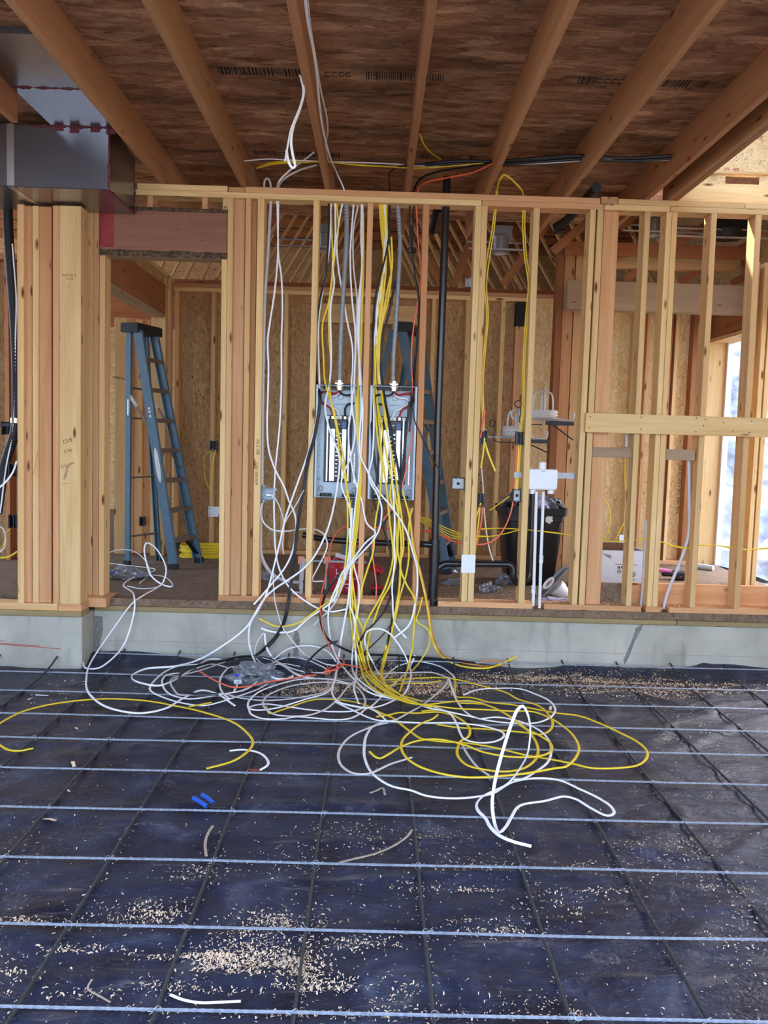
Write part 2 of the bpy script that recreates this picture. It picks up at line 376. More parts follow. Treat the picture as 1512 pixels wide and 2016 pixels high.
# ------------------------------------------------------------------ house floor
fi = tag(bbox('floor_house', (-7.5, 6.30, .388), (3.62, 13.5, ZF), M['subfloor'], None, .003), 'dusty brown subfloor of the raised house room behind the framing', 'floor', kind='structure')
# ------------------------------------------------------------------ framed wall between garage slab and house
fw = empty('wall_front', (0, YW, ZF), 'bare timber stud wall standing on the concrete stem wall', 'stud wall', kind='structure')
def stud(tl, tr, bl, br, mat='stud', yt=405, yb=1182, Y=YW, d=.14, zt=None, zb=None, par=fw, name='stud'):
    """front face edges in the photo at the top and the foot"""
    t0, t1, b0, b1 = at(tl, yt, Y), at(tr, yt, Y), at(bl, yb, Y), at(br, yb, Y)
    zt = ZT1 if zt is None else zt; zb = ZB if zb is None else zb
    ct, cb = (t0+t1)/2, (b0+b1)/2
    ext = lambda z: cb + (ct-cb)*((z-cb.z)/(ct.z-cb.z))
    p0, p1 = ext(zb), ext(zt); p0.y = p1.y = Y+d/2; p0.z = zb; p1.z = zt
    w = max(.03, ((t1.x-t0.x)+(b1.x-b0.x))/2)
    return beam(name, p0, p1, d, w-.001, M[mat], par)
stud(436, 447, 430, 440, yt=519, zt=2.925)                                     # trimmer of the door opening
stud(448, 460, 440.5, 451)
stud(460.5, 482.5, 452, 474, 'pinkstud', Y=YW+.03, d=.11)
stud(483, 495, 474.6, 484.5)
stud(495.5, 506, 485.5, 495.5, 'pinkstud', Y=YW+.06, d=.08)
stud(506.6, 521, 496, 508.6)
stud(617, 629, 600, 611.8)
stud(723.6, 735, 703, 714, 'pinkstud')
stud(834, 845, 810.5, 824, 'pinkstud')
stud(936.5, 948.8, 908, 919.8); stud(949.2, 960, 920.3, 933)
stud(1051, 1064, 1021, 1032.6)
stud(1162.5, 1174.7, 1126, 1136.5); stud(1177.5, 1189.4, 1140, 1151.7)
stud(1190, 1219.5, 1152.3, 1182, 'pinkstud', Y=YW+.035, d=.04, name='post')
stud(1271, 1282, 1232.5, 1243.7)
stud(1313.5, 1324, 1273.6, 1284.4); stud(1324.4, 1335.6, 1284.8, 1295)
stud(1402, 1413, 1358.5, 1370)
stud(1490, 1501, 1445.6, 1457.8)
stud(1578, 1589, 1533, 1545); stud(1668, 1679, 1622, 1633)
stud(104, 116, 104, 116, 'pinkstud', Y=6.05, yt=420, yb=1178, zb=.44, zt=3.2)
stud(116.5, 159.5, 116.5, 158.5, Y=6.045, yt=420, yb=1180, zb=.44, d=.15, zt=3.2, name='post')
stud(33.5, 46.5, 34.5, 47, Y=6.05, yt=420, yb=1178, zb=.44, zt=3.2)
stud(47, 63, 47.5, 63, 'pinkstud', Y=6.09, d=.10, yt=420, yb=1178, zb=.44, zt=3.2); stud(63.5, 76, 63.5, 76, Y=6.075, d=.11, yt=420, yb=1178, zb=.44, zt=3.2)
stud(76.5, 101.5, 76.5, 101.5, 'pinkstud', Y=6.09, d=.10, yt=420, yb=1178, zb=.44, zt=3.2)
stud(168.5, 183, 166.5, 181, yt=420, yb=1168, zb=.46); stud(183.4, 195, 181.5, 193, 'pinkstud', yt=420, yb=1168, zb=.46); 
stud(195.5, 207, 193.5, 204, yt=520, yb=1168, zb=.46, zt=2.925)
# plates
def plate(px0, px1, z0, z1, py, mat='stud', y0=YW, y1=YW+.14, dx=(0, 0), name='top_plate'):
    a = at(px0, py, YW).x if px0 is not None else dx[0]; b = at(px1, py, YW).x if px1 is not None else dx[1]
    bbox(name, (a+.001, y0, z0+.0005), (b-.001, y1, z1-.0005), M[mat], fw)
plate(270, 448, ZT2, ZT3, 375); plate(None, 949, ZT1, ZT2, 392, dx=(-1.9, 0)); plate(949.4, 1190, ZT1, ZT2, 392, 'pinkstud'); plate(1190.3, 1320, ZT1, ZT2, 400); plate(1320.5, None, ZT1, ZT2, 400, dx=(0, 4.4))
plate(448.5, 482, ZT2, ZT3, 375, 'pinkstud', y0=YW+.02); plate(482.5, 1183, ZT2, ZT3, 375, 'pinkstud')
plate(1183.5, 1217, ZT2, ZT3+.012, 388, 'pinkstud'); plate(1217.5, 1468, ZT2, ZT3, 388); plate(1468.5, None, ZT2, ZT3, 388, dx=(0, 4.4))
plate(429, 600, ZF, ZB, 1190, 'pinkstud', name='bottom_plate'); plate(601, 745, ZF, ZB, 1190, 'pinkstud', name='bottom_plate')
plate(746, 846, ZF, ZB, 1190, 'pinkstud', name='bottom_plate')
plate(862, 1049, ZF, ZB, 1190, 'pinkstud', name='bottom_plate'); plate(1071, 1263, ZF, ZB, 1197, 'pinkstud', name='bottom_plate')
plate(1271, 1305, ZF, ZB, 1200, 'pinkstud', name='bottom_plate'); plate(1317, None, ZF, ZB, 1200, 'pinkstud', dx=(0, 4.4), name='bottom_plate')
bbox('bottom_plate', (-4.6, 6.05, .392), (-2.225, 6.19, .44), M['stud'], fw)
bbox('bottom_plate', (-2.22, 6.04, .392), (-2.055, 6.19, .425), M['pinkstud'], fw); bbox('bottom_plate', (-2.22, 6.045, .4255), (-2.055, 6.19, .4395), M['pinkstud'], fw, .001)
bbox('bottom_plate', (-2.10, 6.20, .392), (-1.93, YW+.14, .459), M['pinkstud'], fw)
# big header over the door opening, rough bark edges
hx0, hx1 = at(196, 460, YW).x, at(447, 460, YW).x
bbox('header_beam', (hx0, YW-.004, 2.945), (hx1, YW+.135, 3.262), M['beam'], fw, .006)
bbox('red_paint_end', (hx0+.002, YW-.0052, 2.985), (hx0+.105, YW-.0035, 3.255), M['redpaint'], fw, 0)
def bark(z0, z1, y0):
    n = 60; v = []; f = []
    for i in range(n+1):
        x = hx0+(hx1-hx0)*i/n
        for k in range(5):
            t = k/4; r = noise.noise(Vector((x*14, k*.7, z0*9)))
            v.append((x, y0-.002-.014*math.sin(math.pi*t)*(1+.8*r)+.01*t*r, z0+(z1-z0)*t+.006*noise.noise(Vector((x*22, k, 3)))))
    for i in range(n):
        for k in range(4): a = i*5+k; f.append((a, a+5, a+6, a+1))
    link('bark_edge', mesh('bark_edge', v, f), M['bark'], fw, Matrix.Identity(4))
bark(2.925, 2.972, YW); bark(3.243, 3.272, YW)
bbox('header_underside', (hx0+.01, YW-.002, 2.924), (hx1-.005, YW+.135, 2.9445), M['greybeam'], fw)
for a, b in ((289, 309), (397, 414), (438, 447.5)):
    x0, x1 = at(a, 400, YW).x, at(b, 400, YW).x
    bbox('cripple_stud', (x0, YW+.012, 3.274), (x0+.04, YW+.135, ZT1), M['pinkstud' if a < 430 else 'stud'], fw)
# boards nailed across the right-hand studs
a = at(1153, 835, YW-.04); b = at(1512, 838, YW-.04)
bbox('ledger_board', (a.x, YW-.042, at(1300, 855, YW-.04).z), (4.3, YW-.001, at(1300, 817, YW-.04).z), M['stud'], fw)
for l, r, t, bt in ((1166, 1244, 880, 902), (1309, 1368, 884, 907)):
    p = at(l, t, YW+.03); q = at(r, bt, YW+.03); bbox('blocking', (p.x, YW+.03, q.z), (q.x, YW+.068, p.z), M['greybeam'], fw)
# plank standing on the house floor behind the right-hand studs
a = at(1182, 1150, YW+.15).x
bbox('floor_plank', (a, YW+.145, ZF), (a+.20, YW+.183, .632), M['subfloor'], fw); bbox('floor_plank', (a+.205, YW+.145, ZF), (4.2, YW+.183, .638), M['pinkstud'], fw)
# nail heads on the boards
nh = MB()
for x, y in ((1162, 820), (1160, 842), (1262, 822), (1262, 845), (1371, 823), (1370, 850), (1389, 826), (1425, 832), (1480, 829), (1475, 852), (1443, 850), (1385, 838)):
    p = at(x, y, YW-.043); nh.lathe([(.001, -.001), (.0045, -.001), (.0045, .001)], p, Vector((0, 1, 0)), 8)
nh.build('nail_head', M['ink'], fw)
# ------------------------------------------------------------------ garage ceiling: joists and deck
ce = empty('ceiling', (0, 3, ZD), 'open joist ceiling with brown strand board deck over the garage', 'ceiling', kind='structure')
for x, y0, y1 in ((-1.566, YO, 7.6), (-.99, YO, 7.6), (-.394, YO, 7.6), (.181, YO, 7.6), (.745, YO, 7.6), (1.322, YO, 7.6), (1.90, YO, 7.6), (-2.14, YO, 5.17), (-2.72, YO, 7.6), (-3.3, YO, 7.6), (-3.9, YO, 7.6)):
    beam('joist', (x, y0, (ZT3+ZD)/2+.0005), (x, y1, (ZT3+ZD)/2+.0005), .038, ZD-ZT3-.002, M['joist'], ce, Vector((1, 0, 0)))
for x in (2.065, 2.105):
    beam('rim_joist', (x, YO, (ZT3+ZD)/2), (x, YW+.13, (ZT3+ZD)/2), .038, ZD-ZT3-.002, M['joist'], ce, Vector((1, 0, 0)))
ys = [YO, 1.88, 3.10, 4.32, 5.54, 6.76, 7.98]
for i in range(len(ys)-1):
    xs = [-4.5, -2.73+(.577 if i % 2 else 0), .181+(-.577 if i % 2 else 0), 2.124]
    for k in range(3):
        bbox('deck_panel', (xs[k]+.0015, ys[i]+.0015, ZD), (xs[k+1]-.0015, ys[i+1]-.0015, ZD+.018), M['osb_roof'], ce, 0)
# stamped lettering on the deck: a printed band of bars and characters
def stamp_band(pts_px, z=ZD-.0006, seed=1, h=.10):
    rnd = random.Random(seed); a = fl(*pts_px[0], z); b = fl(*pts_px[1], z); y = (a.y+b.y)/2; x = a.x; mb = MB()
    while x < b.x:
        r = rnd.random()
        if r < .55:
            for k in range(rnd.randint(3, 9)):
                w = rnd.choice((.005, .007, .012)); mb.quad((x, y-h/2, z), (x+w, y-h/2, z), (x+w, y+h/2, z), (x, y+h/2, z)); x += w+rnd.choice((.006, .009))
        elif r < .8:
            for k in range(rnd.randint(1, 4)):
                w = .028; mb.quad((x, y-h*.3, z), (x+w, y-h*.3, z), (x+w, y-h*.18, z), (x, y-h*.18, z)); mb.quad((x, y+h*.2, z), (x+w, y+h*.2, z), (x+w, y+h*.32, z), (x, y+h*.32, z)); mb.quad((x, y-h*.3, z), (x+.004, y-h*.3, z), (x+.004, y+h*.3, z), (x, y+h*.3, z)); x += w+.01
        else: x += rnd.uniform(.02, .09)
    mb.build('printed_stamp', M['brownink'], ce, recalc=False)
stamp_band(((430, 139), (600, 143)), seed=3); stamp_band(((640, 147), (870, 152)), seed=5)
stamp_band(((500, 303), (690, 304)), seed=8, h=.09); stamp_band(((826, 308), (962, 312)), seed=9, h=.09); stamp_band(((1140, 156), (1215, 162)), seed=11); stamp_band(((1310, 162), (1400, 168)), seed=12)
# ------------------------------------------------------------------ garage side walls and higher wall at right
wl = empty('wall_left', (-4.5, 3, 0), 'strand board side wall on the left of the garage', 'wall', kind='structure')
bbox('osb_panel', (-4.62, YO, -.1), (-4.6, 6.04, ZD), M['osb_wall'], wl, 0)
wr = empty('wall_right', (4.4, 3, 0), 'strand board side wall on the right of the garage', 'wall', kind='structure')
bbox('osb_panel', (4.40, YO, -.1), (4.42, 6.3, 5.2), M['osb_wall'], wr, 0)
wu = empty('wall_upper', (3.2, 6.44, ZT3), 'pale strand board wall rising above the plates at the right', 'wall', kind='structure')
hz0, hz1 = at(1430, 363, 6.45).z, at(1430, 346, 6.45).z; hx0b, hx1b = at(1428, 355, 6.45).x, at(1497, 355, 6.45).x
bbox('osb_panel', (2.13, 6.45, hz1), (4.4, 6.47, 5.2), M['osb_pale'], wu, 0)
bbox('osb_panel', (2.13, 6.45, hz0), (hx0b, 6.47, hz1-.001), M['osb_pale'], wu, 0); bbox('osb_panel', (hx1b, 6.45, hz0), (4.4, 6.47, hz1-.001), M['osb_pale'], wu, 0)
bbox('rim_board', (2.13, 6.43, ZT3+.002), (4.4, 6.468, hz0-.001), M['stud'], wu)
beam('ledger', (2.13, 6.44, hz1+.02), (4.4, 6.44, hz1+.02), .02, .02, M['stud'], wu)
bbox('roof_panel', (2.13, YO, 5.2), (4.42, 6.47, 5.22), M['osb_roof'], wu, 0)
bbox('closing_panel', (2.13, YO, ZD), (4.42, YO+.02, 5.2), M['osb_wall'], wu, 0)  # unseen panel added to keep sky light off the right-hand floor
text('red_stamp', 'SPF  400', .035, face_front((at(1440, 334, 6.449).x, 6.4492, at(1440, 334, 6.449).z)), M['redchalk'], wu)
for px, py in ((1403, 338), (1493, 262)):
    p = at(px, py, 6.44); t = MB(); t.box((p.x-.03, 6.40, p.z-.015), (p.x+.02, 6.448, p.z-.012)); t.box((p.x-.01, 6.44, p.z-.015), (p.x+.03, 6.4485, p.z+.03)); t.box((p.x-.03, 6.37, p.z-.03), (p.x-.027, 6.44, p.z-.012))
    o = t.build('framing_anchor', M['white'], wu)
# ------------------------------------------------------------------ back wall of the middle room
wb = empty('wall_back', (0, YB, ZF), 'back wall of studs and strand board sheathing behind the wiring', 'stud wall', kind='structure')
XL = -2.08
zt = 3.11
for x0, x1 in ((XL, -.86), (-.857, .36), (.363, 1.58), (1.583, 2.8), (2.803, 3.5)):
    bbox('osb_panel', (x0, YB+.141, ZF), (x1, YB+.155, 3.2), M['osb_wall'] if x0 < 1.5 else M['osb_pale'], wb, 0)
for c in (347, 418, 487, 560, 622, 700, 772, 848, 915, 984):
    x = at(c, 800, YB).x; bbox('stud', (x-.02, YB, ZF+.04), (x+.02, YB+.14, zt), M['stud'], wb)
bbox('bottom_plate', (XL, YB, ZF+.0005), (1.9, YB+.14, ZF+.04), M['pinkstud'], wb)
bbox('top_plate', (XL, YB, zt), (1.82, YB+.14, zt+.039), M['stud'], wb); bbox('top_plate', (XL, YB, zt+.04), (1.82, YB+.14, zt+.079), M['pinkstud'], wb)
x0, x1 = at(1013, 700, YB).x, at(1035, 700, YB).x; bbox('post', (x0, YB, ZF+.04), (x1, YB+.09, 2.86), M['pinkstud'], wb); bbox('black_wrap', (x0-.005, YB-.004, 2.862), (x1+.01, YB+.09, 3.10), M['ink'], wb)
x0, x1 = at(630, 615, YB).x, at(822, 615, YB).x; bbox('flat_blocking', (x0, YB-.042, at(700, 637, YB).z), (x1, YB-.002, at(700, 600, YB).z), M['stud'], wb)
# corner posts at the right end of that room
for a, b, mt, y0 in ((1086, 1098, 'truss', YB-.5), (1099, 1119, 'pinkstud', YB-.42), (1121, 1143, 'stud', YB-.40)):
    x0, x1 = at(a, 800, y0).x, at(b, 800, y0).x; bbox('post', (x0, y0, ZF), (x1, y0+.14, 3.55), M[mt], wb)
# right-hand end of the back wall, beyond the posts
for a, b, mt in ((1236, 1242, 'stud'), (1262, 1268, 'pinkstud'), (1304, 1312, 'truss'), (1317, 1323, 'stud'), (1352, 1364, 'truss')):
    x0, x1 = at(a, 800, YB+.1).x, at(b, 800, YB+.1).x; bbox('stud', (x0, YB+.02, ZF+.04), (x1, YB+.14, 3.1), M[mt], wb)
bbox('bottom_plate', (2.3, YB, ZF+.0005), (3.45, YB+.14, ZF+.04), M['pinkstud'], wb)
z0, z1 = at(1300, 613, 8.0).z, at(1300, 557, 8.0).z
bm_ = empty('ceiling_beam', (3, 8, z0), 'long pale grey flush beam above the right-hand room', 'beam', kind='structure')
bbox('beam_ply', (1.72, 8.0, z0), (3.45, 8.045, z1), M['greybeam'], bm_); bbox('beam_ply', (1.72, 8.047, z0+.002), (3.45, 8.09, z1), M['greybeam'], bm_); bbox('beam_ply', (1.72, 8.092, z0), (3.45, 8.137, z1), M['greybeam'], bm_)
z0, z1 = at(1330, 528, 8.6).z, at(1330, 500, 8.6).z
bbox('upper_plate', (1.9, 8.6, z0), (3.5, 8.75, z0+.06), M['stud'], bm_); bbox('upper_plate', (1.9, 8.6, z0+.062), (3.5, 8.75, z1), M['stud'], bm_)
bbox('hanger_stud', (1.93, 8.55, 3.2), (1.97, 8.599, z0+.1), M['stud'], bm_)
# ------------------------------------------------------------------ right exterior wall with a door opening and the slope outside
wx = empty('wall_exterior_right', (3.5, 8, ZF), 'right exterior wall with a tall open doorway to the slope', 'stud wall', kind='structure')
zh = at(1408, 668, 9.0).z
bbox('jamb', (3.44, 9.0, ZF), (3.68, 9.04, zh), M['stud'], wx); bbox('header', (3.46, 6.6, zh), (3.60, 9.04, zh+.30), M['truss'], wx)
bbox('head_jamb', (3.44, 6.6, zh-.038), (3.68, 8.999, zh-.001), M['stud'], wx)
bbox('window_edge', (3.62, 8.96, ZF), (3.68, 8.998, zh-.04), M['white'], wx)
for y in (6.48, 6.54): bbox('stud', (3.46, y, ZF), (3.60, y+.04, 3.4), M['stud'], wx)
bbox('osb_panel', (3.605, 6.47, ZF), (3.62, 6.6, 4.55), M['osb_wall'], wx, 0); bbox('osb_panel', (3.605, 6.6, zh), (3.62, 9.04, 4.55), M['osb_wall'], wx, 0); bbox('osb_panel', (3.605, 9.045, ZF), (3.62, 13.5, 4.55), M['osb_wall'], wx, 0)
for px in (1470, 1490, 1502): 
    x = at(px, 800, 7.6).x; bbox('stud', (x, 7.6, ZF), (x+.04, 7.74, 3.3), M['stud'], wx)
def hill():
    n = 70; v = []; f = []
    for j in range(n+1):
        for i in range(n+1):
            x = 3.9+22*i/n; y = 11+22*j/n; s = max(0, y-13)*.78+max(0, x-9)*.1
            v.append((x, y, ZF-.25+max(0, s)*.9-.0+.35*noise.fractal(Vector((x*.9, y*.9, 2)), 1.0, 2.0, 5)))
    for j in range(n):
        for i in range(n): a = j*(n+1)+i; f.append((a, a+1, a+n+2, a+n+1))
    tag(link('hillside', mesh('hillside', v, f), M['hill']), 'grey rocky slope outside the open doorway at right', 'hillside', kind='structure')
hill()
# ------------------------------------------------------------------ left partition with its header (receding), seen through the door opening
wp = empty('wall_partition', (XL, 7.7, ZF), 'side partition with a deep header behind the blue ladder', 'stud wall', kind='structure')
zh0, zh1 = 2.82, 3.10
bbox('header', (XL-.13, YW+.145, zh0), (XL, 8.53, zh1), M['truss'], wp); bbox('header_underside', (XL-.135, YW+.145, zh0-.03), (XL-.004, 8.53, zh0-.001), M['greybeam'], wp)
bbox('top_plate', (XL-.14, YW+.145, 3.19), (XL, YB, 3.23), M['stud'], wp)
bbox('osb_panel', (XL-.14, YW+.145, zh1+.001), (XL-.02, YB, 3.188), M['osb_wall'], wp, 0)
for y, mt in ((8.535, 'stud'), (8.58, 'pinkstud'), (8.72, 'stud'), (8.80, 'pinkstud')): bbox('stud', (XL-.14, y, ZF), (XL, y+.038, 3.189), M[mt], wp)
for px0, px1, mt, y in ((225, 250, 'stud', 8.60), (251, 262, 'pinkstud', 8.62), (263, 280, 'stud', 8.66), (281, 300, 'pinkstud', 8.7)):
    x0, x1 = at(px0, 800, y).x, at(px1, 800, y).x; bbox('post', (x0, y, ZF), (min(x1, XL-.142), y+.04, zh0-.032), M[mt], wp)
# ------------------------------------------------------------------ room beyond at the far left
wf = empty('wall_far_left', (-3.4, 8.6, ZF), 'dim reddish stud wall seen at the far left edge', 'stud wall', kind='structure')
for x in (-3.95, -3.6, -3.42, -3.20, -3.05): bbox('stud', (x, 8.0, ZF), (x+.04, 8.14, 3.2), M['truss'], wf)
bbox('osb_panel', (-4.6, 8.145, ZF), (-2.95, 8.16, 3.25), M['osb_wall'], wf, 0); bbox('top_plate', (-4.6, 8.0, 3.2), (-2.95, 8.14, 3.25), M['truss'], wf)
# ------------------------------------------------------------------ attic over the house: roof deck and trusses
at_ = empty('ceiling_house', (0, 10, 3.2), 'roof trusses and strand board deck above the house rooms', 'ceiling', kind='structure')
bbox('deck_panel', (-7.5, 7.62, 4.55), (3.62, 10.5, 4.57), M['osb_roof'], at_, 0); bbox('deck_panel', (-7.5, 10.503, 4.55), (3.62, 13.5, 4.57), M['osb_roof'], at_, 0)
bbox('deck_panel', (-7.5, 7.6, 3.69), (3.62, 7.618, 4.57), M['osb_roof'], at_, 0)
bbox('deck_panel', (2.13, 6.475, 4.55), (3.62, 7.6, 4.57), M['osb_roof'], at_, 0)
bbox('closing_panel', (-7.5, 13.48, ZF), (3.62, 13.5, 4.55), M['osb_wall'], at_, 0)
for k in range(7):
    y = 9.2+.61*k
    beam('bottom_chord', (-7.4, y, 3.235), (3.5, y, 3.235), .038, .085, M['truss'], at_)
    beam('top_chord', (-7.4, y, 4.49), (3.5, y, 4.49), .038, .085, M['truss'], at_)
    for x0, x1 in ((-3.2, -2.6), (-2.05, -1.5), (-1.45, -.75), (-.85, -.25), (.85, .25), (1.5, .8), (2.4, 1.7), (3.2, 2.6)):
        beam('web', (x0, y, 3.27), (x1, y, 4.45), .038, .032, M['stud'], at_)  # webs drawn thin and pale to stand for their lit lower edges
# diagonal braces close above the back wall
for a, b, Y in (((896, 560), (935, 450), 8.7), ((990, 560), (1040, 495), 8.7), ((905, 515), (925, 545), 8.75), ((1060, 465), (1096, 405), 8.2), ((845, 510), (870, 560), 8.75)):
    beam('brace', at(*a, Y), at(*b, Y), .038, .075, M['truss'], at_)
# diagonals over the right-hand room
for a, b, Y in (((1185, 520), (1255, 490), 8.4), ((1310, 495), (1395, 440), 8.3), ((1230, 550), (1255, 535), 8.7), ((1340, 555), (1382, 530), 8.7), ((1430, 505), (1475, 480), 8.4), ((1088, 495), (1165, 430), 7.4), ((1220, 450), (1255, 420), 8.2), ((1440, 558), (1475, 540), 8.6)):
    beam('brace', at(*a, Y), at(*b, Y), .038, .07, M['truss'], at_)
bbox('cross_beam', (1.75, 8.3, at(1300, 480, 8.3).z-.12), (3.5, 8.34, at(1300, 480, 8.3).z), M['truss'], at_)
# ================================================================== THINGS
M['pvc'] = mat_plain('black_abs_pipe', srgb(24, 24, 26), .28, var=.2, spec=.6)
M['blackp'] = mat_plain('black_plastic', srgb(20, 20, 22), .4, var=.2)
M['rubber'] = mat_plain('black_rubber', srgb(16, 17, 19), .6, var=.2)
M['blue'] = mat_plain('blue_grey_fibreglass', srgb(80, 108, 124), .5, var=.2, scale=14)
M['alu'] = mat_plain('dull_aluminium', srgb(150, 150, 150), .45, .7, .2, 40)
M['step'] = mat_plain('dirty_step', srgb(120, 100, 84), .6, .3, .3, 30)
M['chrome'] = mat_plain('bright_zinc', srgb(230, 232, 232), .18, 1.0, .08, 40)
M['enamel'] = mat_plain('grey_enamel', srgb(172, 184, 192), .4, .15, .1, 6)
M['darkm'] = mat_plain('dark_metal', srgb(58, 60, 66), .45, .4, .25, 40)
M['brkblue'] = mat_plain('breaker_blue', srgb(66, 88, 130), .4, var=.1)
M['cream'] = mat_plain('cream_block', srgb(236, 232, 214), .45, var=.06)
M['conduit'] = mat_plain('grey_flex', srgb(146, 152, 158), .45, .3, .15, 30)
M['bucket'] = mat_plain('red_bucket', srgb(176, 30, 42), .4, var=.12, scale=10)
M['orangeclip'] = mat_plain('orange_clamp', srgb(240, 160, 124), .5, var=.08)
M['poly'] = mat_plain('clear_bag', srgb(200, 204, 212), .15, var=.3, scale=24, bump=1.0)
M['poly'].node_tree.nodes['Principled BSDF'].inputs['Transmission Weight'].default_value = .8
M['card'] = mat_plain('white_carton', srgb(226, 230, 236), .6, var=.04)
M['carddark'] = mat_plain('carton_inside', srgb(120, 84, 58), .8, var=.2)
M['green'] = mat_plain('green_print', srgb(60, 120, 86), .6)
M['pale'] = mat_plain('pale_reel', srgb(206, 206, 204), .4, .1, .08)
M['pliers'] = mat_plain('blue_grip', srgb(34, 92, 190), .4, var=.1)
M['shav'] = mat_plain('wood_shaving', srgb(230, 202, 170), .8, var=.22, scale=8)
M['wood_scrap'] = mat_plain('peeled_sheath', srgb(178, 158, 140), .6, var=.15)
M['blackbin'] = mat_plain('black_bin', srgb(14, 14, 17), .35, var=.2)
M['violet'] = mat_plain('violet_plastic', srgb(190, 180, 214), .4)
M['bluebox'] = mat_plain('blue_label', srgb(60, 70, 190), .4)
M['glass'] = mat_plain('lamp_glass', srgb(220, 224, 230), .1, var=.05)
M['pinkp'] = mat_plain('pink_grip', srgb(206, 96, 150), .5)
M['boxsteel'] = mat_plain('dull_box_steel', srgb(150, 160, 168), .5, .5, .2, 40)
ORD = ['first', 'second', 'third', 'fourth', 'fifth', 'sixth', 'seventh', 'eighth', 'ninth', 'tenth', 'eleventh', 'twelfth', 'thirteenth']
# ------------------------------------------------------------------ rebar grid
def rebar_mesh(p0, p1, r, seed, wob=.004):
    mb = MB(); L = (p1-p0).length; n = int(L/.0125); d = (p1-p0).normalized(); s = d.cross(Vector((0, 0, 1)))
    pts = []; rs = []
    for i in range(n+1):
        t = L*i/n; w = noise.noise(Vector((t*.7, seed, 0)))*wob*2; h = noise.noise(Vector((t*1.1, seed, 9)))*wob
        pts.append(p0 + d*t + s*w + Vector((0, 0, h))); rs.append(r*(1.13 if i % 2 else .93))
    mb.tube(pts, rs, 6); return mb
ROWY = [6.22, 5.836, 5.406, 4.962, 4.571, 4.155, 3.708, 3.258, 2.80, 2.378, 1.95, 1.54]
COLX = [-.189+.4064*c for c in range(-8, 11)]
rows = []
for i, y in enumerate(ROWY):
    z = .004 if i else .05
    o = rebar_mesh(Vector((-4.3 if i else -2.0, y, z)), Vector((4.35, y, z)), .0050, i*3.1).build('rebar', M['rebar'], None, True)
    tag(o, 'steel rebar running left to right, %s from the concrete wall' % ORD[i] if i else 'steel rebar running left to right, tight against the concrete wall', 'rebar', 'rebar running left to right'); rows.append(o)
for k, x in enumerate(COLX):
    y1 = 6.285 if x > -2.05 else 6.03
    a = rebar_mesh(Vector((x, .2, -.005)), Vector((x, y1-.5, -.005)), .0062, 40+k*1.7)
    pts = [Vector((x+noise.noise(Vector((y1*.7, 40+k*1.7, 0)))*.003, y1-.5+.5*t, -.005+.07*t**2.2)) for t in [i/20 for i in range(21)]]
    a.tube(pts, .0064, 6)
    o = a.build('rebar', M['rebar2'], None, True)
    j = k-8
    lab = 'dusty dark rebar running away from the camera, ' + ('the one nearest the middle of the floor' if j == 0 else '%s to the %s of the middle one' % (ORD[abs(j)-1], 'left' if j < 0 else 'right'))
    tag(o, lab, 'rebar', 'rebar running away from the camera')
tie = MB(); tie.tube([Vector((math.cos(a)*.013, math.sin(a)*.004, math.sin(a)*.013)) for a in [i*2*math.pi/10 for i in range(10)]], .0012, 4, closed=True)
tie.tube([Vector((.012, 0, 0)), Vector((.03, .006, .004))], .0012, 4); tie.tube([Vector((.012, 0, 0)), Vector((.026, -.008, .006))], .0012, 4)
tme = bpy.data.meshes.new('tie_wire'); tme.from_pydata([tuple(v) for v in tie.v], [], tie.f); tme.materials.append(M['rebar'])
rt = random.Random(5)
for i, y in enumerate(ROWY[1:11]):
    for k, x in enumerate(COLX):
        if abs(x) < y*.5 and rt.random() < .8:
            link('tie_wire', tme, None, rows[i+1], Matrix.Translation((x+rt.uniform(-.004, .004), y, .002)) @ Matrix.Rotation(rt.uniform(0, 6.3), 4, 'Z'))
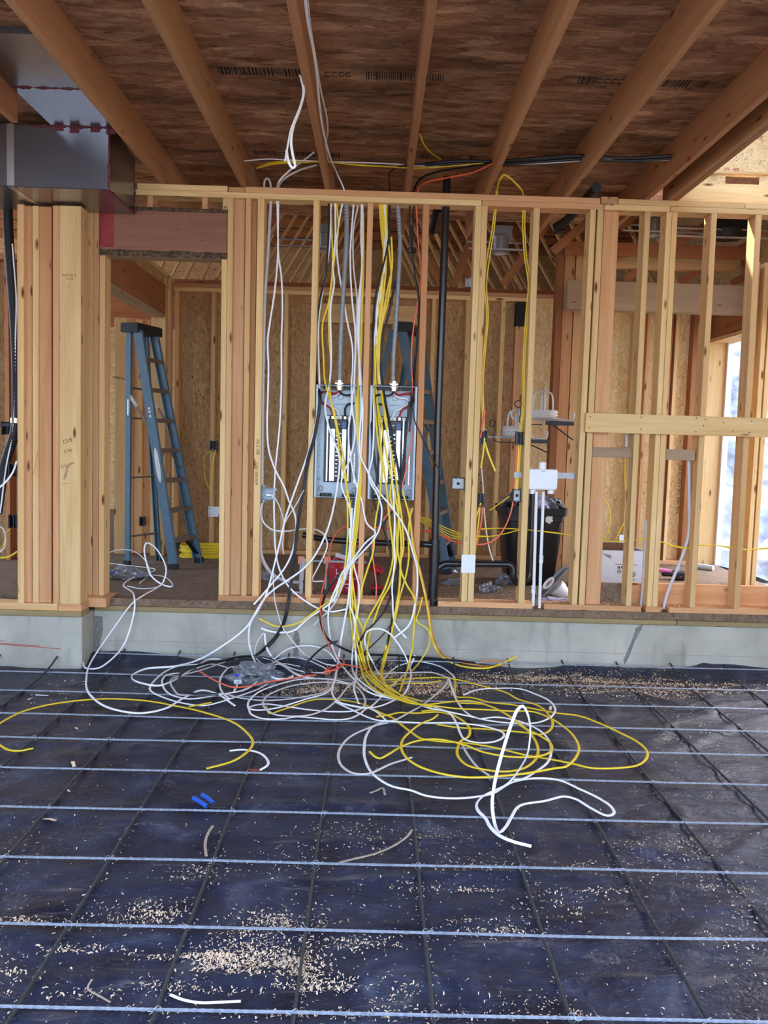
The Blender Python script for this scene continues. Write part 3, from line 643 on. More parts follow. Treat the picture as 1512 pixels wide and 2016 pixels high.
# ------------------------------------------------------------------ sawdust and shavings (nobody could count them)
def shavings():
    rs = random.Random(11); v = []; f = []
    def flake(p, s, zb):
        a = rs.uniform(0, math.pi); l = s*rs.uniform(.7, 1.9); w = s*rs.uniform(.25, .6); c = l*rs.uniform(0, .45); t = rs.uniform(-.3, .3)
        ca, sa = math.cos(a), math.sin(a); i = len(v)
        for u, hgt in ((-1, 0), (0, c), (1, 0)):
            for q in (-1, 1):
                x = u*l/2; y = q*w/2; v.append((p.x+ca*x-sa*y, p.y+sa*x+ca*y, zb+.002+hgt+t*y+rs.uniform(0, .002)))
        f.append((i, i+2, i+3, i+1)); f.append((i+2, i+4, i+5, i+3))
    CL = [(300, 1785, 38, 12, 240, .010), (235, 1795, 60, 14, 130, .009), (545, 1803, 48, 15, 330, .010), (450, 1885, 40, 12, 380, .011), (480, 1865, 60, 18, 260, .010), (560, 1882, 40, 12, 320, .011),
          (625, 1930, 45, 7, 240, .010), (600, 1895, 30, 18, 200, .010), (380, 1872, 50, 3, 130, .011), (500, 1845, 50, 14, 160, .009), (700, 1846, 40, 8, 150, .010), (385, 1706, 32, 8, 120, .009), (420, 1940, 100, 5, 70, .009),
          (670, 1985, 130, 6, 190, .010), (150, 1945, 90, 6, 70, .011), (60, 1806, 40, 5, 90, .011), (160, 1858, 50, 5, 80, .012), (330, 1930, 40, 5, 60, .010), (20, 1905, 20, 15, 60, .010), (690, 1620, 60, 8, 80, .008), (560, 1690, 60, 20, 130, .008),
          (730, 1650, 30, 20, 90, .008), (870, 1640, 45, 18, 140, .006), (930, 1690, 60, 20, 160, .008), (1140, 1700, 20, 8, 40, .009), (1340, 1690, 70, 20, 150, .009), (1420, 1735, 40, 9, 90, .009), (1300, 1655, 60, 10, 90, .008), (1455, 1800, 30, 30, 90, .010),
          (960, 1815, 70, 12, 130, .009), (990, 1820, 30, 4, 60, .010), (780, 1950, 35, 20, 90, .010), (1030, 1970, 60, 20, 90, .008), (935, 1740, 40, 3, 70, .010), (1110, 1770, 60, 20, 90, .010), (1150, 1745, 40, 3, 40, .010), (820, 1740, 30, 10, 50, .010), (1480, 1880, 30, 30, 60, .010), (1130, 1985, 40, 5, 40, .010),
          (760, 1318, 40, 8, 884, .017), (800, 1343, 70, 9, 1190, .017), (860, 1350, 50, 8, 714, .017), (700, 1340, 50, 9, 544, .016), (640, 1330, 50, 9, 442, .016), (960, 1332, 60, 7, 561, .016), (1060, 1332, 50, 7, 714, .016), (1150, 1336, 60, 7, 952, .016), (1240, 1342, 60, 7, 816, .016), (1330, 1350, 50, 7, 442, .016), (1430, 1352, 50, 8, 272, .016), (1290, 1360, 60, 6, 272, .016), (590, 1358, 60, 6, 272, .016), (1150, 1360, 50, 5, 153, .016), (1370, 1425, 40, 30, 119, .013), (640, 1352, 25, 3, 306, .016), (150, 1345, 60, 20, 85, .015)]
    for cx, cy, sx, sy, n, s in CL:
        for _ in range(n):
            p = fl(rs.gauss(cx, sx), rs.gauss(cy, sy), 0); 
            if p.y > 6.26 or p.y < .5: continue
            flake(p, s*rs.uniform(.35, .95), floor_z(p.x, p.y))
    for _ in range(1100):
        p = fl(rs.uniform(-40, 1550), 1345+700*rs.random()**1.3, 0)
        if abs(p.x) < 4.2: flake(p, .006*rs.uniform(.4, 1.5), floor_z(p.x, p.y))
    for x in COLX:                                      # swept up against the bars
        for _ in range(45):
            y = rs.uniform(1.8, 3.6); p = Vector((x+rs.choice((-1, 1))*rs.uniform(.008, .022), y, 0)); flake(p, .007*rs.uniform(.4, 1.4), floor_z(p.x, p.y))
    for x, y in ((98, 1606), (130, 1548), (150, 1430), (143, 1500), (1085, 1388), (60, 1370)):   # bigger chips
        p = fl(x, y, 0); flake(p, .035, floor_z(p.x, p.y))
    tag(link('wood_shavings', mesh('wood_shavings', v, f), M['shav']), 'pale wood shavings and sawdust strewn over the black sheet', 'wood shavings', kind='stuff')
    v.clear(); f.clear()
    for _ in range(2600):
        x = rs.uniform(-.95, 2.9); y = YW+.15+abs(rs.gauss(0, .35)); 
        if rs.random() < .35: y = YW+rs.uniform(.0, .12); z = ZB
        else: z = ZF
        flake(Vector((x, y, 0)), .009*rs.uniform(.4, 1.4), z-.001)
    tag(link('sawdust', mesh('sawdust', v, f), M['shav']), 'fine sawdust lying along the bottom plates and house floor', 'sawdust', kind='stuff')
shavings()
# ------------------------------------------------------------------ air duct at top left
du = empty('air_duct', (-2.4, 6.0, 3.215), 'shiny galvanised air duct with red sealant in the ceiling corner', 'air duct')
XR, YF0, Z0, Z1 = -1.752, 5.68, 3.215, 3.605
def panel_box(lo, hi, mat, name, par):
    return bbox(name, lo, hi, mat, par, .004)
panel_box((-2.365, YF0, Z0), (XR, 6.28, Z1), M['galv'], 'trunk_section', du); panel_box((-3.4, YF0+.002, Z0+.001), (-2.369, 6.28, Z1), M['galv'], 'trunk_section', du)
sx = at(21, 300, YF0).x; bbox('drive_cleat', (sx-.024, YF0-.006, Z0+.004), (sx+.024, YF0-.0005, Z1), M['steel'], du); bbox('drive_cleat', (sx-.02, YF0, Z0-.003), (sx+.02, 6.27, Z0-.0002), M['steel'], du)
bbox('branch_section', (-2.117, 5.07, 3.60), (-1.588, 5.679, 3.664), M['galv'], du); 
mb = MB(); mb.v += [Vector(p) for p in ((-2.117, 4.48, 3.632), (-1.588, 4.48, 3.632), (-1.588, 5.068, 3.60), (-2.117, 5.068, 3.60), (-2.117, 4.48, 3.666), (-1.588, 4.48, 3.666), (-1.588, 5.068, 3.666), (-2.117, 5.068, 3.666))]
mb.f += [(0, 1, 2, 3), (4, 5, 6, 7), (0, 1, 5, 4), (1, 2, 6, 5), (2, 3, 7, 6), (3, 0, 4, 7)]; mb.build('branch_section', M['galv'], du)
def bead(p0, p1, r, seed, name='sealant_bead'):
    p0 = Vector(p0); p1 = Vector(p1); n = 40; mb = MB()
    pts = [p0.lerp(p1, i/n)+Vector((noise.noise(Vector((i*.6, seed, 0)))*r*.6, 0, noise.noise(Vector((i*.6, seed, 5)))*r*.6)) for i in range(n+1)]
    mb.tube(pts, [r*(.35+1.1*abs(noise.noise(Vector((i*.9, seed, 3))))) for i in range(n+1)], 6); mb.build(name, M['sealant'], du, True)
bead((-2.11, 5.07, 3.60), (-1.60, 5.07, 3.60), .012, 1); bead((-2.25, YF0-.001, 3.598), (-1.76, YF0-.001, 3.598), .014, 2); bead((XR, YF0, Z0), (XR, YF0, Z1), .012, 3); bead((XR, YF0, Z0), (XR, 6.27, Z0), .012, 4); bead((XR+.001, 6.27, Z0), (XR+.001, 6.27, 3.43), .008, 5)
for k in range(4): bbox('sealant_patch', (-2.10+.1*k+.03*(k > 1), YF0-.003, Z1-.035-.01*(k % 2)), (-2.04+.1*k+.03*(k > 1), YF0-.0005, Z1-.012), M['sealant'], du, .002)
# ------------------------------------------------------------------ stepladders
def ladder(name, label, F0, F1, R0, R1, T0, T1, n, rot=0, logo=False, steptilt=None):
    """F0,F1 feet of the stepped side (near, far); R0,R1 feet of the rear side; T0,T1 ends of the top cap"""
    e = empty(name, ((F0+F1+R0+R1)/4), label, 'ladder', 'open blue stepladders in the house room')
    out = (F0-R0); out.z = 0; out.normalize(); wid = (F1-F0); wid.z = 0; wid.normalize()
    dn = Vector((0, 0, -.04)); tops = {}
    for P, T, nm, sgn in ((F0, T0, 'front_rail', 1), (F1, T1, 'front_rail', 1), (R0, T0, 'rear_rail', -1), (R1, T1, 'rear_rail', -1)):
        tp = T + out*(.045*sgn) + dn; w = .085 if sgn > 0 else .05
        mb = MB(); mb.bar(P, tp, .008, w, wid); s2 = -1 if P in (F1, R1) else 1
        off = wid*(.014*s2)
        mb.bar(P+off+out*(w/2-.004), tp+off+out*(w/2-.004), .028, .008, wid); mb.bar(P+off-out*(w/2-.004), tp+off-out*(w/2-.004), .028, .008, wid)
        mb.build(nm, M['blue'], e)
        ft = MB(); dd = (tp-P).normalized(); ft.bar(P-dd*.001, P+dd*.05, .034, w+.01, wid); ft.build('rubber_foot', M['rubber'], e)
    for i in range(n):
        t = (i+1)/(n+.75)*.985
        a = F0.lerp(T0+out*.045+dn, t); b = F1.lerp(T1+out*.045+dn, t); mb = MB()
        mb.bar(a, b, .078, .008, out); mb.bar(a+out*.036-Vector((0, 0, .018)), b+out*.036-Vector((0, 0, .018)), .006, .034, out)
        mb.build('step', M['step'], e)
        if i in (0, 2, 4) or i == n-2:
            a = R0.lerp(T0-out*.045+dn, t); b = R1.lerp(T1-out*.045+dn, t); mb = MB(); mb.bar(a, b, .03, .016, out); mb.build('rear_brace', M['step'], e)
        if i in (0, 3):
            for u in (.12, .88):
                p = a_ = F0.lerp(T0+out*.045+dn, t).lerp(F1.lerp(T1+out*.045+dn, t), .5+(u-.5)*.2); q = F0.lerp(T0+out*.045+dn, t-.085).lerp(F1.lerp(T1+out*.045+dn, t-.085), .02 if u < .5 else .98)
                mb = MB(); mb.bar(p, q, .012 if i else .05, .006, out); mb.build('step_brace', M['step'] if i else M['rubber'], e)
    # boots at the feet of the far rails read as dark curved braces
    c = (T0+T1)/2; cp = MB(); L = (T1-T0).length
    X = Matrix((wid, out, Vector((0, 0, 1)))).transposed().to_4x4(); X.translation = c
    cp.box((-L/2-.03, -.085, -.055), (L/2+.03, .085, .02), X); cp.box((-L/2-.025, -.078, .02), (L/2+.025, .078, .028), X); cp.build('top_cap', M['rubber'], e)
    for A, B, T in ((F0, R0, T0), (F1, R1, T1)):
        p = A.lerp(T+out*.045+dn, .56); q = B.lerp(T-out*.045+dn, .74); m = (p+q)/2-Vector((0, 0, .05)); m = q+(p-q)*.35+Vector((0, 0, .015))
        mb = MB(); mb.bar(p, m, .006, .025, wid); mb.build('spreader', M['step'], e); mb = MB(); mb.bar(m, q, .006, .03, wid); mb.bar(q, q-Vector((0, 0, .2)), .006, .012, wid); mb.build('spreader', M['chrome'], e)
    if logo:
        d = (T0+out*.045+dn-F0).normalized(); p = F0+d*.95-wid*.0055; mb = MB(); n2 = 20; zz = d.cross(wid).normalized()
        mb.v += [p+d*(.16*math.sin(a))+zz*(.024*math.cos(a)) for a in [2*math.pi*i/n2 for i in range(n2)]]; mb.f.append(tuple(range(n2))); mb.build('oval_sticker', M['pale'], e)
        p2 = F0+d*1.42-wid*.0055; mb = MB()
        for k, (o1, o2) in enumerate(((.03, .05), (.0, .02), (-.04, -.02))): mb.quad(p2+d*o1-zz*.012, p2+d*o1+zz*.012, p2+d*o2+zz*.012, p2+d*o2-zz*.012)
        mb.build('small_sticker', M['pale'], e)
    return e
F0 = fl(342, 1121, ZF); F1 = fl(392, 1108, ZF); R0 = fl(250, 1114, ZF); R1 = fl(314, 1104, ZF)
T0 = at(262, 641, 7.78); T1 = at(296, 652, 8.12); T1.z = T0.z = (T0.z+T1.z)/2
ladder('stepladder', 'blue-grey stepladder standing in the open doorway at left', F0, F1, R0, R1, T0, T1, 7, logo=True)
F0 = fl(880, 1122, ZF); F1 = fl(905, 1112, ZF)+Vector((.05, .25, 0)); R0 = fl(668, 1150, ZF); R1 = fl(727, 1150, ZF)+Vector((.03, .35, 0)); F0.y = 7.85; F0.x = at(880, 1122, 7.85).x; F1 = Vector((F0.x+.10, 8.42, ZF)); R0 = Vector((at(668, 1130, 7.75).x, 7.75, ZF)); R1 = Vector((at(728, 1130, 8.3).x, 8.3, ZF))
T0 = at(782, 642, 7.95); T1 = at(818, 648, 8.25); T1.z = T0.z = (T0.z+T1.z)/2
ladder('stepladder', 'wide open blue-grey stepladder behind the right breaker panel and black pipe', F0, F1, R0, R1, T0, T1, 7)
# ------------------------------------------------------------------ breaker panels
def breaker_panel(label, x0, x1, zt_, zb_, flip):
    e = empty('breaker_panel', ((x0+x1)/2, YW, zb_), label, 'breaker panel', 'open breaker panels between the studs')
    Wd, H = x1-x0, zt_-zb_; yb = YW+.09; yf = YW-.004
    P = lambda u, v, y=yb: Vector((x0+u*Wd, y, zt_-v*H))
    bx = MB(); bx.box((x0, yb, zb_), (x1, yb+.002, zt_)); bx.box((x0, yf, zb_), (x0+.002, yb, zt_)); bx.box((x1-.002, yf, zb_), (x1, yb, zt_)); bx.box((x0+.002, yf, zt_-.002), (x1-.002, yb, zt_)); bx.box((x0+.002, yf, zb_), (x1-.002, yb, zb_+.002))
    bx.box((x0, yf, zb_), (x0+.016, yf+.002, zt_)); bx.box((x1-.016, yf, zb_), (x1, yf+.002, zt_)); bx.box((x0+.016, yf, zt_-.006), (x1-.016, yf+.002, zt_)); bx.box((x0+.016, yf, zb_), (x1-.016, yf+.002, zb_+.006))
    bx.build('enclosure', M['enamel'], e)
    def blk(n, u0, u1, v0, v1, y0, y1, mat, par=e, bev=.002):
        a, b = P(u0, v1), P(u1, v0); return bbox(n, (a.x, y0, a.z), (b.x, y1, b.z), M[mat], par, bev)
    ch = blk('chassis', .19, .80, .265, .865, yb-.018, yb-.002, 'darkm')
    blk('cover_plate', .315, .428, .385, .855, yb-.036, yb-.018, 'chrome', ch); blk('cover_plate', .582, .675, .385, .83, yb-.036, yb-.018, 'chrome', ch)
    for i in range(12):
        v = .40+i*.036; blk('bus_stab', .445, .50, v+.006, v+.015, yb-.050, yb-.044, 'chrome', ch, .001); blk('bus_stab', .515, .565, v+.022, v+.031, yb-.050, yb-.044, 'chrome', ch, .001)
    blk('stab_column', .43, .58, .385, .855, yb-.044, yb-.0365, 'blackp', ch, .001)
    for u0, u1 in ((.245, .278), (.715, .748)):
        b_ = blk('neutral_bar', u0, u1, .295, .855, yb-.040, yb-.02, 'chrome', e, .001)
        s = MB()
        for k in range(26):
            v = .31+k*.021; p = P((u0+u1)/2, v, yb-.041); s.lathe([(.001, -.001), (.003, -.001), (.003, .002)], p, Vector((0, 1, 0)), 6)
        s.build('screw', M['darkm'], b_)
    for u0, u1 in ((.205, .30), (.70, .775)): blk('bar_support', u0, u1, .272, .30, yb-.046, yb-.018, 'cream')
    for u0, u1 in ((.34, .41), (.61, .67)): blk('lug', u0, u1, .272, .30, yb-.05, yb-.018, 'chrome')
    nl = blk('neutral_lug', .44, .57, .27, .302, yb-.052, yb-.018, 'cream'); s = MB(); s.lathe([(.0001, -.003), (.011, -.003), (.011, .004)], P(.505, .286, yb-.052), Vector((0, 1, 0)), 12); s.build('screw', M['alu'], nl)
    mbk = blk('main_breaker', .315, .69, .305, .385, yb-.07, yb-.018, 'blackp'); blk('breaker_face', .575, .675, .325, .382, yb-.082, yb-.0702, 'brkblue', mbk); blk('handle', .47, .545, .338, .352, yb-.085, yb-.0702, 'alu', mbk); blk('handle', .33, .38, .338, .37, yb-.078, yb-.0702, 'darkm', mbk)
    gu = .855 if not flip else .86; g = blk('ground_bar', gu, gu+.03, .60, .87, yb-.03, yb-.002, 'chrome', e, .001)
    s = MB()
    for k in range(14): s.lathe([(.001, -.001), (.004, -.001), (.004, .002)], P(gu+.015, .61+k*.0185, yb-.031), Vector((0, 1, 0)), 6)
    s.build('screw', M['darkm'], g)
    def ring(u, v, r, y=yb-.0012):
        k = MB(); k.tube([P(u, v, y)+Vector((math.cos(a)*r, 0, math.sin(a)*r)) for a in [2*math.pi*i/18 for i in range(18)]], .0012, 4, closed=True); return k.build('knockout', M['darkm'], e)
    for u, v, r in ((.085, .84, .010), (.13, .925, .020), (.13, .925, .013), (.88, .935, .02), (.88, .935, .012), (.53, .10, .02)): ring(u if not flip or u > .5 else u, v, r)
    hs = MB()
    for u in (.075, .10):
        for k in range(9): hs.lathe([(.001, 0), (.003, 0)], P(u+.012*(k % 2), .33+k*.05, yb-.0008), Vector((0, -1, 0)), 6)
    hs.build('punched_hole', M['rubber'], e)
    for u0, u1, zc in ((.17, .40, zt_), (.57, .82, zt_), (.15, .36, zb_), (.64, .86, zb_)):
        for k in range(5):
            a = u0+(u1-u0)*(k+.5)/5; s = MB(); up = 1 if zc == zt_ else -1; s.lathe([(.011, -.03), (.0145, -.03), (.0145, .008), (.010, .010)], Vector((x0+a*Wd, YW+.04, zc)), Vector((0, 0, up)), 10); s.build('cable_grommet', M['blackp'], e)
    cu = .50; c = MB(); cc = Vector((x0+cu*Wd, YW+.042, zt_)); c.lathe([(.025, -.035), (.032, -.035), (.032, -.014), (.044, -.014), (.044, .002), (.036, .005), (.036, .02), (.029, .022), (.029, .036)], cc, n=16); cn = c.build('conduit_connector', M['chrome'], e, True)
    for a in (-.022, 0, .022): bbox('clamp_screw', (cc.x+a-.007, cc.y-.042, cc.z+.006), (cc.x+a+.007, cc.y-.026, cc.z+.018), M['chrome'], cn, .002)
    m = (lambda u: u) if not flip else (lambda u: 1-u)
    def wire(nm, pts, r, mat): w = MB(); w.tube(spline([P(m(u), v, y) for u, v, y in pts], .01), r, 8); w.build(nm, mat, e, True)
    cy = YW+.05
    red = M['wire_red']; blk_ = M['wire_black']; wh = M['wire_white']
    wire('red_feeder', [(.50, .05, cy), (.42, .072, cy-.01), (.30, .068, cy-.012), (.16, .06, cy-.01), (.09, .08, cy+.01), (.08, .13, cy+.02), (.16, .165, cy+.01), (.30, .20, cy+.01), (.375, .275, yb-.03)], .0075, red)
    wire('white_feeder', [(.50, .05, cy), (.46, .08, cy+.01), (.36, .10, cy+.012), (.22, .105, cy+.01), (.17, .13, cy+.01), (.22, .165, cy+.015), (.34, .195, cy+.015), (.46, .22, cy+.015), (.505, .27, yb-.03)], .007, wh)
    wire('black_feeder', [(.50, .05, cy), (.56, .075, cy-.008), (.68, .085, cy-.01), (.80, .075, cy), (.88, .09, cy+.01), (.89, .13, cy+.015), (.82, .155, cy+.01), (.70, .165, cy), (.64, .20, cy), (.64, .275, yb-.03)], .0075, blk_)
    text('panel_mark', 'ADER BUTT', .016, face_front(P(.55, .165, yb-.0006)), M['darkm'], e)
    return e
M['wire_red'] = mat_plain('red_wire', srgb(176, 32, 40), .4, var=.08); M['wire_black'] = mat_plain('black_wire', srgb(22, 22, 24), .4, var=.15); M['wire_white'] = mat_plain('white_cable', srgb(244, 243, 245), .45, var=.04)
M['wire_yellow'] = mat_plain('yellow_cable', srgb(236, 204, 44), .45, var=.08); M['wire_orange'] = mat_plain('orange_cable', srgb(240, 104, 74), .45, var=.06); M['wire_brown'] = mat_plain('tan_cable', srgb(200, 130, 60), .5, var=.1)
M['wire_grey'] = mat_plain('grey_cable', srgb(214, 206, 200), .5, var=.06)
PZT, PZB = at(668, 758, YW).z, at(662, 980, YW).z
PX = [(at(619.2, 868, YW).x+.003, at(711, 868, YW).x-.003), (at(725.5, 870, YW).x+.002, at(819.5, 870, YW).x-.002)]
breaker_panel('open grey breaker panel on the left, white cables entering above', PX[0][0], PX[0][1], PZT, PZB, False)
breaker_panel('open grey breaker panel on the right, yellow cables hanging across it', PX[1][0], PX[1][1], at(778, 760, YW).z, at(770, 984, YW).z, True)
# flexible conduits from the plate to the panels
def flex(label, pts, r):
    P = spline([at(*p) for p in pts], .006); mb = MB(); L = 0; rs = []
    for i in range(len(P)):
        if i: L += (P[i]-P[i-1]).length
        rs.append(r*(1+.09*math.sin(L/.0115*2*math.pi*.5)))
    mb.tube(P, rs, 10); tag(mb.build('flexible_conduit', M['conduit'], None, True), label, 'conduit', 'grey flexible conduits above the panels')
c0 = Vector(((PX[0][0]+PX[0][1])/2, 0, 0)).x; c1 = (PX[1][0]+PX[1][1])/2
flex('grey flexible conduit dropping to the left breaker panel', [(682, 398, 6.38), (683, 430, 6.38), (682, 480, 6.37), (677, 560, 6.36), (672, 640, 6.35), (670, 700, 6.342), (669, 738, 6.342), (668.5, 752, 6.342)], .0175)
flex('grey flexible conduit dropping to the right breaker panel', [(783, 400, 6.38), (786, 440, 6.38), (788, 480, 6.37), (784, 560, 6.36), (779, 640, 6.35), (775, 700, 6.342), (774, 742, 6.342), (774, 754, 6.342)], .0165)
# ------------------------------------------------------------------ black drain pipes
def pipe(mb, pts, r, n=14): mb.tube(spline(pts, .02) if len(pts) > 2 else pts, r, n)
dp = empty('drain_stack', at(852, 1188, 6.40), 'tall black drain pipe rising through the plates right of the panels', 'drain pipe')
YP = 6.37; top = at(879, 385, YP); botm = at(850, 1188, YP)
m_ = MB(); pipe(m_, [at(880, 348, YP), at(862.5, 830, YP)], .0285); m_.build('upper_pipe', M['pvc'], dp, True)
m_ = MB(); pipe(m_, [at(862.5, 830, YP), at(856, 1078, YP)], .029); m_.build('upper_pipe', M['pvc'], dp, True)
m_ = MB(); pipe(m_, [at(855, 1118, YP), at(850.5, 1190, YP)], .038); m_.build('lower_pipe', M['pvc'], dp, True)
for y0, y1, r in ((1066, 1082, .036), (1082, 1120, .041), (1090, 1100, .044), (1118, 1130, .044), (1062, 1070, .04)):
    m_ = MB(); pipe(m_, [at(862.5-(y0-830)*.0262, y0, YP), at(862.5-(y1-830)*.0262, y1, YP)], r); m_.build('fitting', M['pvc'], dp, True)
m_ = MB(); pipe(m_, [at(856, 1072, YP), at(850, 1073, YP), at(842, 1072, YP), at(820, 1070.5, YP+.03)], .024); m_.build('elbow', M['pvc'], dp, True)
m_ = MB(); pipe(m_, [at(825, 1070.5, YP+.02), at(770, 1069.5, YP+.1), at(700, 1066.5, YP+.16), at(650, 1063, YP+.2), at(618, 1058, YP+.22), at(596, 1053, YP+.23)], .023); m_.build('branch_pipe', M['pvc'], dp, True)
m_ = MB(); pipe(m_, [at(852, 1138, YP), at(858, 1128, YP), at(866, 1116, YP), at(876, 1110, YP), at(884, 1110, YP)], .026); m_.build('elbow', M['pvc'], dp, True)
m_ = MB(); pipe(m_, [at(880, 1110, YP), at(1000, 1111, YP)], .0235); m_.build('branch_pipe', M['pvc'], dp, True)
m_ = MB(); pipe(m_, [at(995, 1111, YP), at(1004, 1112, YP), at(1011, 1122, YP), at(1010, 1135, YP), at(1014, 1146, YP+.01), at(1024, 1148, YP+.02), at(1036, 1142, YP+.04), at(1043, 1132, YP+.05), at(1044, 1118, YP+.05)], .026); m_.build('trap', M['pvc'], dp, True)
m_ = MB(); pipe(m_, [at(1044, 1122, YP+.05), at(1049, 970, YP+.05)], .023); m_.build('standpipe', M['pvc'], dp, True)
vp = MB(); pipe(vp, [at(1174, 369, 6.32), at(1168, 376, 6.45), at(1120, 430, 7.0), at(1098, 445, 7.3)], .035); pipe(vp, [at(1098, 440, 7.3), at(1102, 458, 7.3)], .045)
tag(vp.build('vent_pipe', M['rubber'], None, True), 'short black vent pipe slanting through the wall top near the posts', 'pipe')
vp2 = MB(); pipe(vp2, [at(862, 412, 7.4), at(852, 455, 7.6)], .04); tag(vp2.build('vent_pipe', M['pvc'], None, True), 'stubby black vent pipe hanging behind the tall drain pipe', 'pipe')
# ------------------------------------------------------------------ washer supply box and its white risers
YS = 6.36
wbx = empty('washer_box', at(1080, 968, YS), 'white washer supply box with two tall white water risers', 'outlet box')
a = at(1042, 923, YS-.05); b = at(1095, 965, YS-.05); bbox('box_body', (a.x, YS-.05, b.z), (b.x, YS+.04, a.z), M['white'], wbx, .005)
bbox('cover_lip', (a.x-.004, YS-.056, b.z+.01), (b.x+.004, YS-.0505, a.z-.006), M['white'], wbx, .002)
p = at(1068, 918, YS-.01); s = MB(); s.lathe([(.0001, .03), (.028, .03), (.028, -.02)], p, n=16); s.build('top_knob', M['white'], wbx, True); bbox('latch', (p.x-.016, YS-.0585, a.z-.018), (p.x+.016, YS-.056, a.z-.012), M['alu'], wbx, .001)
for px in (1048, 1084): q = at(px, 968, YS); s = MB(); s.lathe([(.026, .02), (.026, -.014), (.02, -.016)], q, n=14); s.build('spigot', M['white'], wbx, True)
p = at(1095, 936, YS); q = at(1127, 932, YS); bbox('mount_strap', (p.x, YS, p.z-.022), (q.x+.02, YS+.003, p.z+.022), M['alu'], wbx, 0)
p = at(1012, 935, YS); bbox('mount_strap', (p.x, YS, p.z-.02), (at(1042, 935, YS).x, YS+.003, p.z+.02), M['alu'], wbx, 0)
for pts in ([(1056, 968), (1051, 1155), (1049, 1193)], [(1070, 968), (1065, 1100), (1062, 1197)]):
    s = MB(); s.tube([at(*pp, YS-.04) for pp in pts], .0115, 10); r_ = s.build('riser', M['white'], wbx, True)
    jy = 1160 if pts[0][0] == 1056 else 1101; jx = pts[0][0]+(pts[2][0]-pts[0][0])*(jy-968)/227; s = MB(); q = at(jx, jy, YS-.04); s.lathe([(.012, -.03), (.0155, -.028), (.0155, -.004), (.013, 0), (.0155, .004), (.0155, .028), (.012, .03)], q, n=12); s.build('coupling', M['white'], r_, True)
# grey conduit stubs among the right studs
def stub(label, pts, r, coup=()):
    s = MB(); s.tube(spline([at(*p) for p in pts], .03), r, 10); o = empty('grey_conduit', at(*pts[-1]), label, 'conduit'); s.build('tube', M['conduit2'], o, True)
    for c in coup: s = MB(); q = at(*c[:3]); d = (at(*c[3:])-q).normalized(); s.lathe([(r, -.02), (r*1.25, -.018), (r*1.25, -.003), (r*1.1, 0), (r*1.25, .003), (r*1.25, .018), (r, .02)], q, d, 12); s.build('coupling', M['conduit2'], o, True)
    return o
M['conduit2'] = mat_plain('pale_grey_pvc', srgb(188, 190, 196), .4, var=.06)
stub('pale grey conduit bending down beside the short blocking board', [(1356, 905, 6.40), (1357, 980, 6.40), (1356, 1050, 6.40), (1345, 1090, 6.39), (1325, 1140, 6.38), (1312, 1175, 6.37), (1306, 1199, 6.36)], .0125, ((1335, 1120, 6.385, 1325, 1140, 6.38),))
stub('pale grey conduit stub with a black cap left of the double studs', [(1272, 1024, 6.40), (1271, 1060, 6.40), (1268, 1110, 6.40), (1265, 1160, 6.40), (1261, 1196, 6.40)], .011, ((1268, 1112, 6.40, 1267, 1130, 6.40),))
stub('pale grey conduit standing up behind the ledger board', [(1234, 850, 6.40), (1234, 862, 6.40), (1233, 880, 6.40)], .012)
# grey service conduit left of panels, bending along the floor, with metal box
ec = empty('grey_conduit', at(512, 1060, 6.36), 'long pale conduit beside the lettered stud, curving away at the floor', 'conduit')
s = MB(); s.tube(spline([at(533, 402, 6.36), at(527.5, 499, 6.36), at(521.5, 590, 6.35), at(519, 700, 6.35), at(517.5, 803, 6.35), at(516, 958, 6.355)], .05), .0115, 10); s.build('tube', M['conduit2'], ec, True)
s = MB(); s.tube(spline([at(514, 988, 6.38), at(513, 1060, 6.38), at(514, 1090, 6.38), at(522, 1112, 6.40), at(538, 1132, 6.44), at(560, 1143, 6.5), at(592, 1147, 6.55)], .02), .013, 10); s.build('bend', M['conduit2'], ec, True)
s = MB(); s.tube([at(599, 1100, 6.55), at(595, 1135, 6.55), at(592, 1182, 6.50)], .0125, 10); s.build('riser', M['conduit2'], ec, True); s = MB(); s.lathe([(.015, -.02), (.017, 0), (.015, .02)], at(595, 1147, 6.545), n=10); s.build('coupling', M['blackp'], ec, True)
def junction(name, label, px0, py0, px1, py1, Y, d, mat, cat='electrical box', parts=()):
    a = at(px0, py0, Y); b = at(px1, py1, Y); e = empty(name, ((a.x+b.x)/2, Y, b.z), label, cat)
    w = .0025; mb = MB(); mb.box((a.x, Y+d-w, b.z), (b.x, Y+d, a.z)); mb.box((a.x, Y, b.z), (a.x+w, Y+d, a.z)); mb.box((b.x-w, Y, b.z), (b.x, Y+d, a.z)); mb.box((a.x, Y, a.z-w), (b.x, Y+d, a.z)); mb.box((a.x, Y, b.z), (b.x, Y+d, b.z+w)); mb.build('shell', M[mat], e)
    return e, a, b
e, a, b = junction('metal_junction_box', 'open square metal junction box below the lettering on the stud', 513, 960, 540, 985, 6.33, .05, 'boxsteel')
for z in (a.z-.012, b.z+.012): bbox('mounting_ear', (b.x, 6.332, z-.01), (b.x+.016, 6.335, z+.01), M['boxsteel'], e, .001)
s = MB(); s.lathe([(.015, 0), (.018, .002), (.018, .02), (.013, .022)], Vector((a.x+.02, 6.355, a.z)), n=10); s.lathe([(.015, 0), (.018, -.002), (.018, -.02), (.013, -.022)], Vector((a.x+.02, 6.355, b.z)), n=10); s.build('connector', M['boxsteel'], e, True); bbox('cable_clamp', (a.x+.04, 6.34, b.z+.03), (b.x-.01, 6.36, b.z+.045), M['steel'], e, .002)
bbox('bracket', (a.x-.012, 6.326, b.z-.01), (a.x+.006, 6.329, a.z+.01), M['boxsteel'], e, .001)
